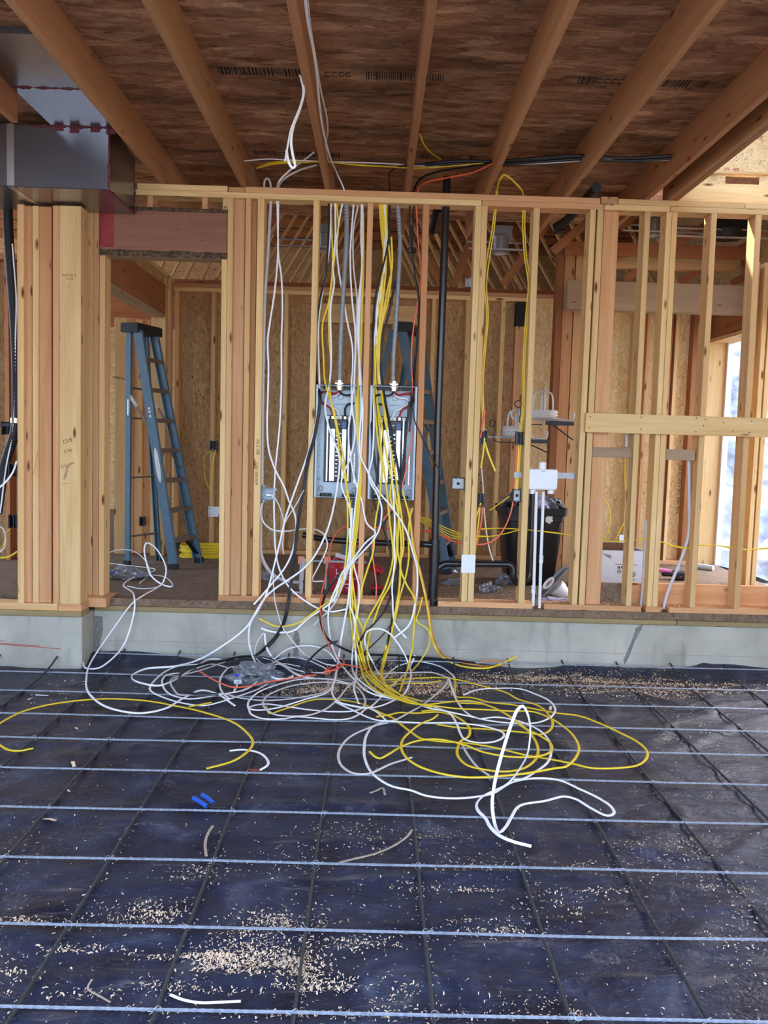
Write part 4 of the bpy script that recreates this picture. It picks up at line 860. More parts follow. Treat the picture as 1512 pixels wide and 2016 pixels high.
def device_box(label, px0, py0, px1, py1, Y, face=None, mat='blackp'):
    e, a, b = junction('outlet_box', label, px0, py0, px1, py1, Y, .06, mat)
    mb = MB(); mb.box((a.x-.004, Y-.002, b.z-.004), (a.x+.006, Y+.012, a.z+.004)); mb.box((b.x-.006, Y-.002, b.z-.004), (b.x+.004, Y+.012, a.z+.004)); mb.build('front_rim', M[mat], e)
    for z in (a.z-.006, b.z+.006): s = MB(); s.lathe([(.0001, -.004), (.006, -.004), (.006, .004)], Vector(((a.x+b.x)/2, Y, z)), Vector((0, 1, 0)), 8); s.build('screw_boss', M['alu' if face else mat], e)
    if face:
        fp = bbox('steel_plate', (a.x+.004, Y-.004, b.z+.006), (b.x-.004, Y-.0005, a.z-.006), M['alu'], e, .001)
        s = MB(); c = Vector(((a.x+b.x)/2, Y-.004, (a.z+b.z)/2)); s.lathe([(.0001, .003), (.012, .003), (.012, -.002)], c, Vector((0, -1, 0)), 12); s.build('knob', M['rubber'], fp)
    else:
        mb = MB(); mb.box(((a.x+b.x)/2-.003, Y+.01, b.z), ((a.x+b.x)/2+.003, Y+.03, a.z)); mb.build('divider', M[mat], e)
    return e
device_box('square black box with grey cover plate left of the double studs', 890, 940, 914, 964, 6.36, True)
device_box('black outlet box with yellow cables crossing, nailed right of the double studs', 946, 847, 959, 874, 6.38)
device_box('lower black outlet box right of the double studs, yellow cables below it', 938, 972, 953, 998, 6.36)
device_box('wide black outlet box in front of the cable reels', 1017, 850, 1034, 876, 6.34)
device_box('black box with grey plate and round knob left of the white washer box', 1011, 963, 1024, 988, 6.36, True)
device_box('small black outlet box on the back wall above the yellow coil', 414, 868, 427, 888, 8.84)
device_box('small black outlet box behind the blue ladder', 275, 1018, 284, 1035, 8.55)
device_box('black outlet box at the far left edge, upper of two', 17, 912, 34, 938, 6.15)
device_box('black outlet box at the far left edge, lower of two', 17, 1014, 34, 1040, 6.15)
device_box('small black box on the dark pipe bracket at the far left', 3, 830, 26, 856, 7.2)
bx_ = at(1207, 1050, 8.3); o = empty('outlet_box', at(1223, 1070, 8.9), 'small white outlet box on the far wall above the carton', 'electrical box'); a = at(1219, 1053, 8.9); b = at(1228, 1068, 8.9); bbox('shell', (a.x, 8.88, b.z), (b.x, 8.92, a.z), M['white'], o); bbox('rim', (a.x-.004, 8.876, b.z-.004), (b.x+.004, 8.8799, a.z+.004), M['white'], o, .001)
o = empty('white_cover_plate', at(424, 1018, 8.85), 'small white plate fixed to the back wall behind the door jamb', 'cover plate'); a = at(410, 997, 8.85); b = at(436, 1018, 8.85); bbox('plate', (a.x, 8.85, b.z), (b.x, 8.862, a.z), M['white'], o); 
for z in (a.z-.02, b.z+.02): s = MB(); s.lathe([(.0001, .002), (.006, .002), (.006, -.001)], Vector((a.x+.015, 8.85, z)), Vector((0, -1, 0)), 8); s.build('screw', M['darkm'], o)
bbox('hanging_tag', (b.x-.03, 8.842, b.z-.06), (b.x-.015, 8.848, b.z+.03), M['darkm'], o)
# nail plates
o = empty('nail_plate', at(920, 1128, YW-.003), 'white protective plates across the double studs at the drain', 'nail plate'); a = at(909, 1092, YW-.003); b = at(921, 1128, YW-.003); bbox('plate', (a.x, YW-.004, b.z), (b.x, YW-.0005, a.z), M['white'], o, .0005); a = at(922, 1092, YW-.003); b = at(935, 1128, YW-.003); bbox('plate', (a.x, YW-.004, b.z), (b.x, YW-.0005, a.z), M['white'], o, .0005)
# ------------------------------------------------------------------ cable reels on wall brackets
def reel(label, cx, cy, Y, s, coil, arm_px, brace):
    c = at(cx, cy, Y); e = empty('cable_reel', c, label, 'cable reel', 'wire cable reels on the wall brackets')
    mb = MB(); mb.lathe([(.02, -.012), (.16*s, -.012), (.165*s, -.004), (.02, -.004)], c, n=28); mb.build('base_disc', M['pale'], e, True)
    for k in range(coil):
        mb = MB(); r = (.125+.008*(k % 2))*s; z = .006+.012*k; mb.tube([c+Vector((math.cos(a)*r, math.sin(a)*r, z)) for a in [2*math.pi*i/28 for i in range(28)]], .0075, 6, closed=True); mb.build('coil_turn', M['wire_grey'], e, True)
    w = .07*s
    for dx, dy in ((1, 0), (0, 1)):
        mb = MB(); hh = .23*s
        mb.tube(spline([c+Vector((-dx*w*1.35, -dy*w*1.35, 0)), c+Vector((-dx*w*1.1, -dy*w*1.1, hh*.9)), c+Vector((-dx*w*.7, -dy*w*.7, hh)), c+Vector((dx*w*.7, dy*w*.7, hh)), c+Vector((dx*w*1.1, dy*w*1.1, hh*.9)), c+Vector((dx*w*1.35, dy*w*1.35, 0))], .02), .008, 8); mb.build('wire_hoop', M['pale'], e, True)
    mb = MB(); mb.tube([c-Vector((0, 0, .07)), c+Vector((0, 0, .27*s))], .005, 8); mb.build('spindle', M['alu'], e, True)
    for sg in (-1, 1):
        mb = MB(); mb.tube(spline([c+Vector((0, 0, -.018)), c+Vector((sg*.2*s, 0, -.018)), c+Vector((sg*.27*s, 0, -.014)), c+Vector((sg*.285*s, 0, .01)), c+Vector((sg*.285*s, 0, .05))], .02), .009, 8); mb.build('guide_arm', M['pale'], e, True)
    a0 = c+Vector((.03, 0, -.045)); a1 = Vector((at(arm_px, cy, Y).x, Y, c.z-.045)); bbox('bracket_arm', (a0.x, Y-.015, a0.z-.016), (a1.x, Y+.015, a0.z+.016), M['darkm'], e)
    mb = MB(); mb.tube([Vector((a0.x+.06, Y, a0.z-.014)), at(*brace, Y)], .006, 8); mb.build('brace', M['darkm'], e, True)
    mb = MB(); q = c+Vector((-.20*s, 0, .02)); mb.tube(spline([c+Vector((0, 0, -.06)), c+Vector((-.21*s, -.02, -.045)), q+Vector((-.005, -.02, .02)), q+Vector((-.01, -.02, .06))], .02), .0045, 6); k = q+Vector((-.03, -.02, .085)); mb.tube([k+Vector((math.cos(a)*.028, 0, math.sin(a)*.028)) for a in [2*math.pi*i/16 for i in range(16)]], .0045, 6, closed=True); mb.build('wire_guide', M['darkm'], e, True)
reel('upper cable reel with a tall wire hoop and flat coil', 1068, 822, 7.25, .92, 5, 1130, (1128, 866))
reel('lower cable reel with a thick grey coil behind the black box', 1017, 858, 7.65, .95, 7, 1082, (1080, 892))
# ------------------------------------------------------------------ black bin with rubbish
B0 = fl(1046, 1150, ZF); B0.y = max(B0.y, 7.2); B0 = Vector((at(1040, 1100, 7.55).x, 7.55, ZF))
bn = empty('rubbish_bin', B0, 'tall black rubbish bin overflowing with bags behind the white pipes', 'bin')
def rr(w, d, r, n=4):
    out = []
    for sx, sy, a0 in ((1, 1, 0), (-1, 1, 90), (-1, -1, 180), (1, -1, 270)):
        for i in range(n+1):
            a = math.radians(a0+90*i/n); out.append((sx*(w/2-r)+math.cos(a)*r, sy*(d/2-r)+math.sin(a)*r))
    return out
mb = MB(); prev = None
zt_b = at(1040, 1000, 7.3).z-ZF
levels = [(0, .40), (.01, .41), (zt_b*.82, .50), (zt_b*.83, .525), (zt_b*.9, .53), (zt_b*.905, .56), (zt_b, .57), (zt_b, .53), (zt_b*.6, .46)]
for h, w in levels:
    ring_ = [B0+Vector((x, y, h)) for x, y in rr(w, w*.95, .06)]; i = len(mb.v); mb.v += ring_; n = len(ring_)
    if prev is not None: mb.f += [(prev+k, prev+(k+1) % n, i+(k+1) % n, i+k) for k in range(n)]
    else: mb.f.append(tuple(range(i, i+n)))
    prev = i
mb.build('bin_body', M['blackbin'], bn, True)
def crumple(name, c, r, mat, par, seed, flat=1.0, n=3, amp=.45):
    bm = bmesh.new(); bmesh.ops.create_icosphere(bm, subdivisions=n, radius=1)
    for v in bm.verts:
        d = v.co.normalized(); k = 1+amp*noise.noise(d*2.3+Vector((seed, 0, 0)))+.3*amp*noise.noise(d*6+Vector((0, seed, 0)))
        v.co = Vector((d.x*k*r[0], d.y*k*r[1], d.z*k*r[2]*flat))
    me = bm_mesh(name, bm); return link(name, me, M[mat], par, Matrix.Translation(Vector(c)))
for k, (dx, dy, mt, rr_) in enumerate(((-.14, -.1, 'poly', .13), (.02, -.12, 'violet', .12), (.14, -.08, 'poly', .11), (-.05, .1, 'blackbin', .15), (.12, .1, 'bluebox', .1), (-.17, -.16, 'blackbin', .08), (.2, -.1, 'blackbin', .07))): crumple('rubbish_bag', B0+Vector((dx, dy, zt_b+.02)), (rr_, rr_, rr_*.7), mt, bn, k*3.3)
p = at(1081, 1022, 7.3); crumple('torn_label', Vector((p.x, B0.y-.255, p.z)), (.03, .004, .035), 'white', bn, 2.2)
# bits of plastic and a lamp beside the bin
for k, (px, py, r_, mt, lb) in enumerate(((960, 1165, (.06, .06, .04), 'poly', 'crumpled clear plastic cup on the floor left of the bin'), (995, 1150, (.07, .06, .05), 'poly', 'crumpled clear bag under the drain trap'), (885, 1125, (.14, .08, .05), 'poly', 'crumpled clear plastic sheet behind the drain stack'), (900, 1152, (.10, .05, .03), 'poly', 'torn clear wrapper on the floor near the double studs'), (1095, 1182, (.11, .05, .012), 'violet', 'flat pale violet bag on the floor below the work lamp'), (520, 1142, (.12, .09, .04), 'poly', 'clear plastic bag on the floor behind the curved conduit'), (980, 1163, (.03, .03, .02), 'poly', 'tiny scrap of clear plastic by the crumpled cup'))):
    c = fl(px, py, ZF); c.y = min(c.y, 8.4); c = Vector((at(px, py, c.y).x, c.y, ZF+r_[2]*.8)); tag(crumple('plastic_scrap', c, r_, mt, None, k*5.1+1, 1, 3, .8), lb, 'plastic scrap')
wl_ = empty('work_lamp', fl(1095, 1180, ZF), 'white and silver work lamp leaning against the stud by the bin', 'lamp'); yl = 6.9
m0, m1 = at(1066, 1172, yl), at(1116, 1118, yl); mb = MB(); mb.bar(m0, m1, .12, .012, Vector((0, 1, 0))); mb.build('bracket_plate', M['alu'], wl_); mb = MB(); mb.bar(at(1086, 1140, yl), at(1116, 1112, yl), .01, .02); mb.build('hinge_arm', M['alu'], wl_)
c = at(1097, 1158, yl); d = (m0-m1).cross(Vector((0, 1, 0))).normalized(); d = d if d.z < 0 else -d
mb = MB(); mb.lathe([(.0001, .11), (.04, .11), (.055, .09), (.075, .0), (.07, -.005), (.0001, -.005)], c-d*.01, d, 18); mb.build('lamp_head', M['white'], wl_, True)
mb = MB(); q = at(1080, 1148, yl-.07); u = (m1-m0).normalized(); mb.tube([q+u*(.05*math.cos(a))+d*(.02*math.sin(a)) for a in [2*math.pi*i/20 for i in range(20)]], .01, 6, closed=True); mb.build('handle', M['white'], wl_, True); mb = MB(); mb.tube([q+u*(.035*math.cos(a))+d*(.01*math.sin(a)) for a in [2*math.pi*i/16 for i in range(16)]], .008, 6, closed=True); mb.build('lens_ring', M['chrome'], wl_, True)
mb = MB(); mb.tube(spline([at(1108, 1146, yl), at(1113, 1150, yl), at(1115, 1158, yl), at(1110, 1165, yl), at(1105, 1166, yl)], .01), .003, 6); mb.build('cord', M['white'], wl_, True)
# ------------------------------------------------------------------ red bucket, clamps, drill, small items behind the panels
bc = Vector((at(683, 1100, 6.85).x, 6.85, ZF)); bh = at(683, 1107, 6.70).z-ZF
bk = empty('bucket', bc, 'red plastic bucket with white printed lettering below the left panel', 'bucket')
mb = MB(); mb.lathe([(.0001, 0), (.125, 0), (.13, .005), (.145, bh*.78), (.152, bh*.78), (.152, bh*.84), (.147, bh*.84), (.148, bh*.96), (.155, bh*.96), (.155, bh), (.146, bh), (.12, .02), (.0001, .015)], bc, n=32); mb.build('pail', M['bucket'], bk, True)
def on_bucket(u, z, w, h, name='print_mark'):
    mb = MB(); r = .132+.02*z/bh+.0025; n = 6
    for i in range(n):
        a0 = u+(w/r)*(i/n-.5); a1 = u+(w/r)*((i+1)/n-.5); P_ = lambda a, zz: bc+Vector((math.sin(a)*r, -math.cos(a)*r, zz)); mb.quad(P_(a0, z), P_(a1, z), P_(a1, z+h), P_(a0, z+h))
    mb.build(name, M['white'], bk, recalc=False)
on_bucket(.05, .075, .075, .008); on_bucket(0, .118, .19, .004)
for k, (u, z, w, h) in enumerate(((-.55, .15, .006, .05), (-.47, .16, .02, .006), (-.5, .13, .018, .007), (-.6, .12, .012, .012), (-.42, .12, .006, .04), (-.35, .14, .018, .005), (.2, .16, .03, .005), (.3, .145, .02, .004), (.18, .135, .03, .004), (.28, .175, .02, .006), (.2, .05, .05, .003), (.2, .04, .045, .003))): on_bucket(u, z, w, h)
def clamp(label, px0, px1, py, Y, down):
    a = at(px0, py, Y); b = at(px1, py+2, Y); e = empty('bar_clamp', a, label, 'clamp')
    bbox('steel_bar', (a.x, Y-.004, a.z-.014), (b.x, Y+.004, a.z+.004), M['alu'], e, .001)
    return e, a, b
e, a, b = clamp('long steel bar clamp with orange jaws lying across the red bucket', 612, 722, 1103, 6.68, 0)
for px in (592, 643):
    q = at(px, 1100, 6.68); mb = MB(); mb.prism([(-.02, .03), (.03, .03), (.03, 0), (.018, -.005), (.012, -.02), (0, -.01), (-.005, -.03), (-.018, -.03)], Matrix.Translation((q.x, 6.66, q.z-.01)), .03); mb.build('jaw', M['orangeclip'], e)
    mb = MB(); mb.tube([q+Vector((.002, 0, -.03)), q+Vector((-.004, 0, -.24))], .007, 8); mb.build('slide_rod', M['conduit2'], e, True)
tg = at(661, 1089, 7.0); o = empty('level_strip', tg, 'white printed strip propped on the ladder foot behind the bucket', 'strip'); beam('strip', at(661, 1092, 6.95), at(692, 1102, 6.9), .01, .035, M['white'], o); beam('printed_line', at(668, 1094, 6.944), at(686, 1099.5, 6.9), .001, .008, M['darkm'], o, bev=0)
ob = at(604, 1168, 6.6); o = empty('parts_carton', Vector((at(655, 1168, 6.6).x, 6.6, ZF)), 'small white label strip on the floor behind the first stud', 'label'); bbox('strip', (at(575, 1167, 6.6).x, 6.6, ZF+.002), (at(596, 1167, 6.6).x, 6.605, ZF+.03), M['white'], o, .001); bbox('printed_line', (at(578, 1167, 6.6).x, 6.5985, ZF+.01), (at(594, 1167, 6.6).x, 6.5998, ZF+.016), M['darkm'], o, 0)
o = empty('power_drill', Vector((at(741, 1176, 6.75).x, 6.75, ZF)), 'dark red cordless drill standing on its battery right of the bucket', 'drill'); c = Vector(o.matrix_basis.translation)
bbox('battery', c+Vector((-.045, -.06, 0)), c+Vector((.045, .06, .055)), M['rubber'], o, .008); bbox('grip', c+Vector((-.02, -.02, .055)), c+Vector((.02, .03, .17)), M['blackp'], o, .006); mb = MB(); mb.lathe([(.0001, -.1), (.02, -.1), (.034, -.08), (.034, .06), (.026, .08), (.014, .11), (.0001, .11)], c+Vector((0, -.0, .195)), Vector((.3, -.95, 0)), 14); mb.build('motor_housing', M['bucket'], o, True); bbox('foot_plate', c+Vector((-.05, -.065, .05)), c+Vector((.05, .065, .066)), M['bucket'], o, .004)
# ------------------------------------------------------------------ carton, tool and pipe in the right-hand room
cb = at(1187, 1142, 7.3); cxa, cxb = at(1184, 1120, 7.3).x, at(1268, 1120, 7.3).x; ctz = at(1220, 1084, 7.3).z
o = empty('carton', ((cxa+cxb)/2, 7.45, ZF), 'white cardboard carton with small green printed marks', 'carton')
mb = MB(); t = .004
mb.box((cxa, 7.3, ZF), (cxb, 7.3+t, ctz)); mb.box((cxa, 7.65, ZF), (cxb, 7.65+t, ctz+.03)); mb.box((cxa, 7.3+t, ZF), (cxa+t, 7.65, ctz)); mb.box((cxb-t, 7.3+t, ZF), (cxb, 7.65, ctz)); mb.box((cxa, 7.3, ZF), (cxb, 7.65, ZF+t)); mb.build('carton_walls', M['card'], o)
mb = MB(); mb.box((cxa+t, 7.645, ZF), (cxb-t, 7.649, ctz+.03)); mb.box((cxa+t, 7.304, ZF+.01), (cxa+t+.002, 7.64, ctz-.001)); mb.build('carton_lining', M['carddark'], o)
q = at(1206, 1098, 7.299); mb = MB(); mb.v += [Vector((at(x, y, 7.2985).x, 7.2985, at(x, y, 7.2985).z)) for x, y in ((1186, 1089), (1204, 1093), (1203, 1100), (1212, 1104), (1200, 1099), (1194, 1096))]; mb.f.append(tuple(range(6))); mb.build('torn_edge', M['alu'], o, recalc=False)
bbox('printed_line', (at(1211, 1111, 7.2985).x, 7.2985, at(1211, 1111.6, 7.2985).z), (at(1256, 1111, 7.2985).x, 7.2995, at(1211, 1110.8, 7.2985).z), M['darkm'], o, 0)
for px in (1216, 1223): a = at(px, 1115, 7.2985); b = at(px+4.5, 1119.5, 7.2985); bbox('printed_square', (a.x, 7.2985, b.z), (b.x, 7.2995, a.z), M['rubber'], o, 0); bbox('printed_dot', (a.x+.006, 7.2978, b.z+.005), (a.x+.012, 7.2984, b.z+.012), M['card'], o, 0)
for px, py, r_ in ((1219, 1125, .018), (1246, 1131, .022)):
    a = at(px, py, 7.2985); mb = MB(); mb.lathe([(r_*.65, .0005), (r_, .0005), (r_, 0)], a, Vector((0, -1, 0)), 18); mb.lathe([(.0001, .0005), (r_*.35, .0005)], a, Vector((0, -1, 0)), 10); mb.build('green_emblem', M['green'], o)
text('carton_mark', 'n', .03, face_front(at(1248, 1141, 7.298)), M['rubber'], o)
tb = at(1335, 1128, 8.1); tz = ZF; o = empty('cordless_tool', Vector((at(1330, 1130, 7.9).x, 7.9, ZF)), 'black cordless tool with a pink grip lying on the house floor', 'power tool'); c = Vector(o.matrix_basis.translation)
bbox('battery', c+Vector((-.02, -.06, 0)), c+Vector((.09, .06, .085)), M['rubber'], o, .014); bbox('handle', c+Vector((-.13, -.025, .03)), c+Vector((-.01, .025, .075)), M['blackp'], o, .012); mb = MB(); mb.tube([c+Vector((-.18, 0, .09)), c+Vector((-.05, 0, .072))], .022, 8); mb.build('pink_grip', M['pinkp'], o, True); bbox('badge', c+Vector((.02, -.0615, .03)), c+Vector((.035, -.06, .045)), M['redchalk'], o, 0)
a, b = fl(1372, 1120, ZF), fl(1404, 1124, ZF); mb = MB(); a.z = b.z = ZF+.03; mb.tube([a, b], .028, 12); mb.tube([a+(b-a)*.06, a+(b-a)*.12], .03, 12); tag(mb.build('offcut_pipe', M['pale'], None, True), 'short pale pipe offcut lying by the open doorway', 'pipe')
# ------------------------------------------------------------------ ceiling fixtures above the house room
def downlight(label, px, py, Y, bar0, bar1, boxy):
    c = at(px, py, Y); e = empty('recessed_light', c, label, 'recessed light')
    mb = MB(); mb.lathe([(.0001, .02), (.075, .02), (.085, 0), (.085, -.012), (.065, -.014), (.06, .0)], c, n=22); mb.build('trim_ring', M['alu'], e, True)
    mb = MB(); mb.lathe([(.0001, -.008), (.06, -.008), (.062, .0)], c, n=18); mb.build('lens', M['glass'], e, True)
    mb = MB(); mb.lathe([(.07, .02), (.075, .14), (.06, .15), (.0001, .15)], c, n=18); mb.build('can', M['alu'], e, True)
    if boxy: bbox('wiring_box', c+Vector((-.09, -.02, .11)), c+Vector((.10, .06, .24)), M['conduit'], e, .004)
    for dz in (0.0, .1):
        a = at(bar0, py, Y); b = at(bar1, py, Y); bbox('hanger_bar', (a.x, Y+.09 if dz else Y-.1, c.z+dz), (b.x, Y+.10 if dz else Y-.09, c.z+dz+.016), M['steel'], e, .001)
    return e
downlight('recessed ceiling light with grey wiring box right of the double studs', 985, 497, 8.0, 920, 1028, True)
downlight('recessed ceiling light behind the left cable bundle', 640, 492, 8.3, 545, 662, True)
downlight('recessed ceiling light above the right-hand room beside the posts', 1285, 462, 8.2, 1220, 1390, False)
o = empty('vent_fan', at(1443, 460, 7.9), 'black vent fan housing hung between steel bars at upper right', 'vent fan'); c = at(1443, 448, 7.9)
bbox('housing', (at(1412, 440, 7.9).x, 7.9, at(1440, 462, 7.9).z), (at(1476, 440, 7.9).x, 8.15, at(1440, 425, 7.9).z), M['rubber'], o, .006); q = at(1440, 460, 7.86); mb = MB(); mb.lathe([(.0001, -.02), (.13, -.02), (.15, .03), (.16, .05)], q+Vector((0, .12, 0)), n=20); mb.build('duct_collar', M['rubber'], o, True); bbox('grille_slot', (q.x-.1, 7.886, q.z+.002), (q.x+.06, 7.9, q.z+.02), M['pale'], o, .004)
for py in (448, 464): a = at(1330, py, 7.86); b = at(1530, py+3, 7.86); bbox('hanger_bar', (a.x, 7.86, a.z-.008), (b.x, 7.872, a.z+.008), M['steel'], o, .001)
pl = at(923, 556, 8.86); o = empty('truss_plate', pl, 'ribbed steel truss plate above the back wall', 'truss plate'); 
for k in range(6): bbox('rib', (pl.x-.035+k*.0125, 8.855, pl.z-.045), (pl.x-.035+k*.0125+.009, 8.862, pl.z+.045), M['steel'], o, .001)
# ------------------------------------------------------------------ small things on the sheet
o = empty('pliers', fl(405, 1580, .01), 'pair of pliers with bright blue grips lying open on the sheet', 'pliers')
for pts, nm in (([(381, 1571), (393, 1578), (406, 1587)], 'grip'), ([(398, 1565), (408, 1571), (419, 1581)], 'grip')):
    P_ = [fl(x, y, .012) for x, y in pts]; mb = MB(); mb.tube(spline(P_, .01), [.008, .0095, .0105, .011, .0115, .011, .010, .009, .008][:len(spline(P_, .01))] if len(spline(P_, .01)) <= 9 else .0105, 8); mb.build(nm, M['pliers'], o, True)
mb = MB(); mb.tube([fl(406, 1587, .012), fl(420, 1588, .012), fl(433, 1590, .012), fl(446, 1589, .012)], [.006, .011, .009, .004], 8, flat=.5); mb.tube([fl(419, 1581, .012), fl(424, 1588, .012)], .006, 8); mb.build('jaws', M['darkm'], o, True)
def bagthing(label, px, py, r_, cols, seed, zf):
    c = fl(px, py, zf); e = empty('parts_bag', c, label, 'bag of parts'); crumple('clear_bag', c+Vector((0, 0, r_[2]*.7)), r_, 'poly', e, seed, 1, 4, .7)
    rs = random.Random(seed)
    for k in range(16):
        p = c+Vector((rs.uniform(-.8, .8)*r_[0], rs.uniform(-.9, .2)*r_[1], rs.uniform(.2, 1.2)*r_[2])); s = rs.uniform(.008, .02); s *= 1.35; bbox('clip', p-Vector((s, s*.6, s*.5)), p+Vector((s, s*.6, s*.5)), M[rs.choice(cols)], e, .002)
bagthing('clear bag of blue and silver fittings among the white cables', 500, 1345, (.15, .10, .075), ['chrome', 'bluebox', 'white', 'glass', 'rubber'], 3, .0)
bagthing('clear bag of parts on the house floor in the open doorway', 245, 1138, (.17, .12, .05), ['chrome', 'white', 'bluebox', 'rubber', 'pale'], 9, ZF)
def scrap(label, pts, r, mat, z=.006):
    P_ = [fl(x, y, z) for x, y in pts]; mb = MB(); mb.tube(spline(P_, .01), r, 6, flat=.4); tag(mb.build('cable_scrap', M[mat], None, True), label, 'cable scrap', 'cable offcuts on the sheet')
scrap('curved grey strip of sheath lying right of the centre rebar', [(668, 1698), (700, 1690), (740, 1680), (775, 1665), (800, 1648), (811, 1634)], .0055, 'wood_scrap')
scrap('short bent brown strip of sheath left of the centre rebar', [(419, 1626), (410, 1640), (404, 1660), (406, 1685)], .0065, 'wood_scrap')
scrap('tiny T-shaped scrap of sheath right of the centre', [(729, 1561), (742, 1556), (753, 1551), (758, 1564)], .006, 'wood_scrap')
scrap('white strip of cable lying at the very front', [(335, 1958), (360, 1968), (395, 1974), (430, 1973), (474, 1971)], .0055, 'wire_white')
scrap('thin bent wire pale and twiggy at the front left', [(181, 1928), (173, 1946), (195, 1960), (217, 1973)], .0035, 'wood_scrap')
scrap('dark curved wire at the front near the shavings', [(530, 1898), (555, 1910), (577, 1926)], .003, 'darkm')
scrap('short straight white scrap near the left edge', [(70, 1368), (95, 1369)], .006, 'white')
# ------------------------------------------------------------------ handwriting and stamps on the studs
def wr(px, py, s, size, rot=-math.pi/2, Y=YW-.0006, mat='ink'): text('handwriting', s, size, face_front(at(px, py, Y), rot), M[mat], fw, .0002)
wr(507.5, 880, '14-2 HR', .034); wr(504.5, 933, 'UW 35KWIP', .03)
wr(133, 868, 'C3.B', .034, .35, 6.0444); wr(134, 888, 'C.93', .03, .2, 6.0444); wr(133, 915, 'C.5 mm', .03, .35, 6.0444); wr(131, 930, 'H8X5TR', .028, math.pi/2-.3, 6.0444); wr(128, 949, '____', .03, .2, 6.0444); wr(137, 542, 'H F G 1', .028, 0, 6.0444, 'brownink'); wr(137, 549, '-5-1-9-', .02, 0, 6.0444, 'brownink')
wr(1196, 403, 'V 77 66', .028, 0, YW-.0006, 'brownink')
text('printed_stamp', '7/16 PRP 108 EXPOSURE 1', .05, face_front(at(1338, 960, YB+.1405), math.pi/2), M['ink'], wb, .0002)
text('printed_stamp', 'STUD GRADE KD HT', .03, face_front(at(918, 830, YB-.0006), math.pi/2), M['ink'], wb, .0002)
wr(236, 745, 'OMP 8.5', .04, -.15, 8.5994)
# ================================================================== CABLES
CNT = [0]
def path(items):
    mode, val = 'Y', 6.28; out = []
    for it in items:
        if isinstance(it, str): mode, val = it[0], float(it[1:]); continue
        x, y = it
        p = at(x, y, val) if mode == 'Y' else fl(x, y, val)
        if mode == 'Z' and val < .4 and p.y > 6.22: p = at(x, y, 6.22)
        out.append(p)
    return out
COLS = {'w': 'wire_white', 'y': 'wire_yellow', 'k': 'wire_black', 'o': 'wire_orange', 'b': 'wire_brown', 'g': 'wire_grey', 'r': 'wire_red'}
def cable(label, col, items, r=.0055, group=None, flat=.62, name='cable'):
    P = path(items); CNT[0] += 1
    S_ = spline(P, .018); r *= 1.14 if col in 'wyg' else 1.0
    mb = MB(); mb.tube(S_, r, 8, flat=flat if col not in 'k' else .9)
    return tag(mb.build(name, M[COLS[col]], None, True), label, 'cable', group)
GH, GC, GF, GR = 'cables hanging around the breaker panels', 'cables running through the ceiling', 'cables lying on the black sheet', 'cables in the right-hand bays'
# ---- ceiling
cable('white cable tail hanging straight from the joist, longer of the pair', 'w', ['Y4.5', (590, 148), (597, 166), (596, 195), (585, 225), (573, 255), (566, 290), (561, 318)], .007, GC)
cable('white cable tail beside it folded into a narrow loop', 'w', ['Y4.51', (592, 150), (598, 180), (590, 215), (577, 250), (573, 278), (577, 308), (581, 327), (576, 331), (568, 318), (564, 296)], .006, GC)
cable('white cable running through the joists above the plates', 'w', ['Z3.55', (481, 317), (530, 313), (565, 315), (640, 318), (760, 322), (830, 327), (900, 326), (965, 323), (1000, 323), (1060, 322), (1140, 317), (1190, 313), (1240, 317), (1318, 315)], .006, GC)
for k in range(3): cable(('lowest', 'middle', 'topmost')[k]+' of three yellow cables in the ceiling run left of centre', 'y', ['Z%.3f' % (3.535+.012*k), (506+3*k, 331-2*k), (540, 323-2*k), (600, 320-k), (641, 318+k), (700, 325-k), (760, 328), (810, 331-k), (850, 330), (930, 323), (972, 320)], .0055, 'yellow cables in the ceiling run')
for k in range(5): cable(('topmost', 'second', 'third', 'fourth', 'lowest')[k]+' black cable of the ceiling bundle threading the right-hand joists', 'k', ['Z%.3f' % (3.545+.012*(k % 3)), (838, 322+k), (900, 317+1.6*k), (975, 317+2*k), (1060, 311+2.6*k), (1143, 306+2.2*k), (1180, 309+1.8*k), (1240, 311+1.8*k), (1319, 306+2*k)], .010, 'black cables in the ceiling bundle')
cable('black cable rising over the plate left of the fourth joist', 'k', ['Y6.36', (767, 402), (767, 372), (766, 348), 'Z3.54', (775, 333), (800, 325), (838, 323)], .006, GC)
cable('thick black cable curving up from the plate right of the fourth joist', 'k', ['Y6.36', (815, 402), (816, 372), 'Y6.25', (830, 351), 'Z3.53', (860, 339), (920, 329), (974, 319)], .0085, GC)
cable('orange cable curving over the plate beside the thick black one', 'o', ['Y6.36', (819, 402), (824, 372), 'Y6.25', (840, 359), 'Z3.5', (880, 350), (930, 340), (974, 320)], .006, GC)
cable('short yellow cable drooping from the deck right of the fourth joist', 'y', ['Z3.62', (827, 265), (835, 285), (850, 302), (868, 314)], .0055, GC)
cable('white cable stapled along the third joist, coming from overhead', 'w', ['Z3.48', (598, -20), (607, 50), (617, 100), (624, 150), (628, 200), (633, 240), (640, 275), (650, 310), 'Y6.3', (665, 345), (677, 373), 'Y6.36', (679, 400)], .0055, GC)
cable('tan cable stapled along the third joist beside the white one', 'g', ['Z3.5', (603, -20), (612, 60), (622, 120), (632, 180), (643, 230), (645, 262), (640, 286), (646, 318)], .0045, GC)
cable('yellow cable stapled along the third joist, partly hidden', 'y', ['Z3.56', (604, 20), (610, 60), (616, 95), (622, 130)], .005, GC)
cable('white cable arching from the plate to the third joist, upper one', 'w', ['Y6.36', (545, 401), (546, 370), 'Y6.25', (551, 355), (570, 336), (595, 318), 'Y6.1', (618, 300)], .006, GC)
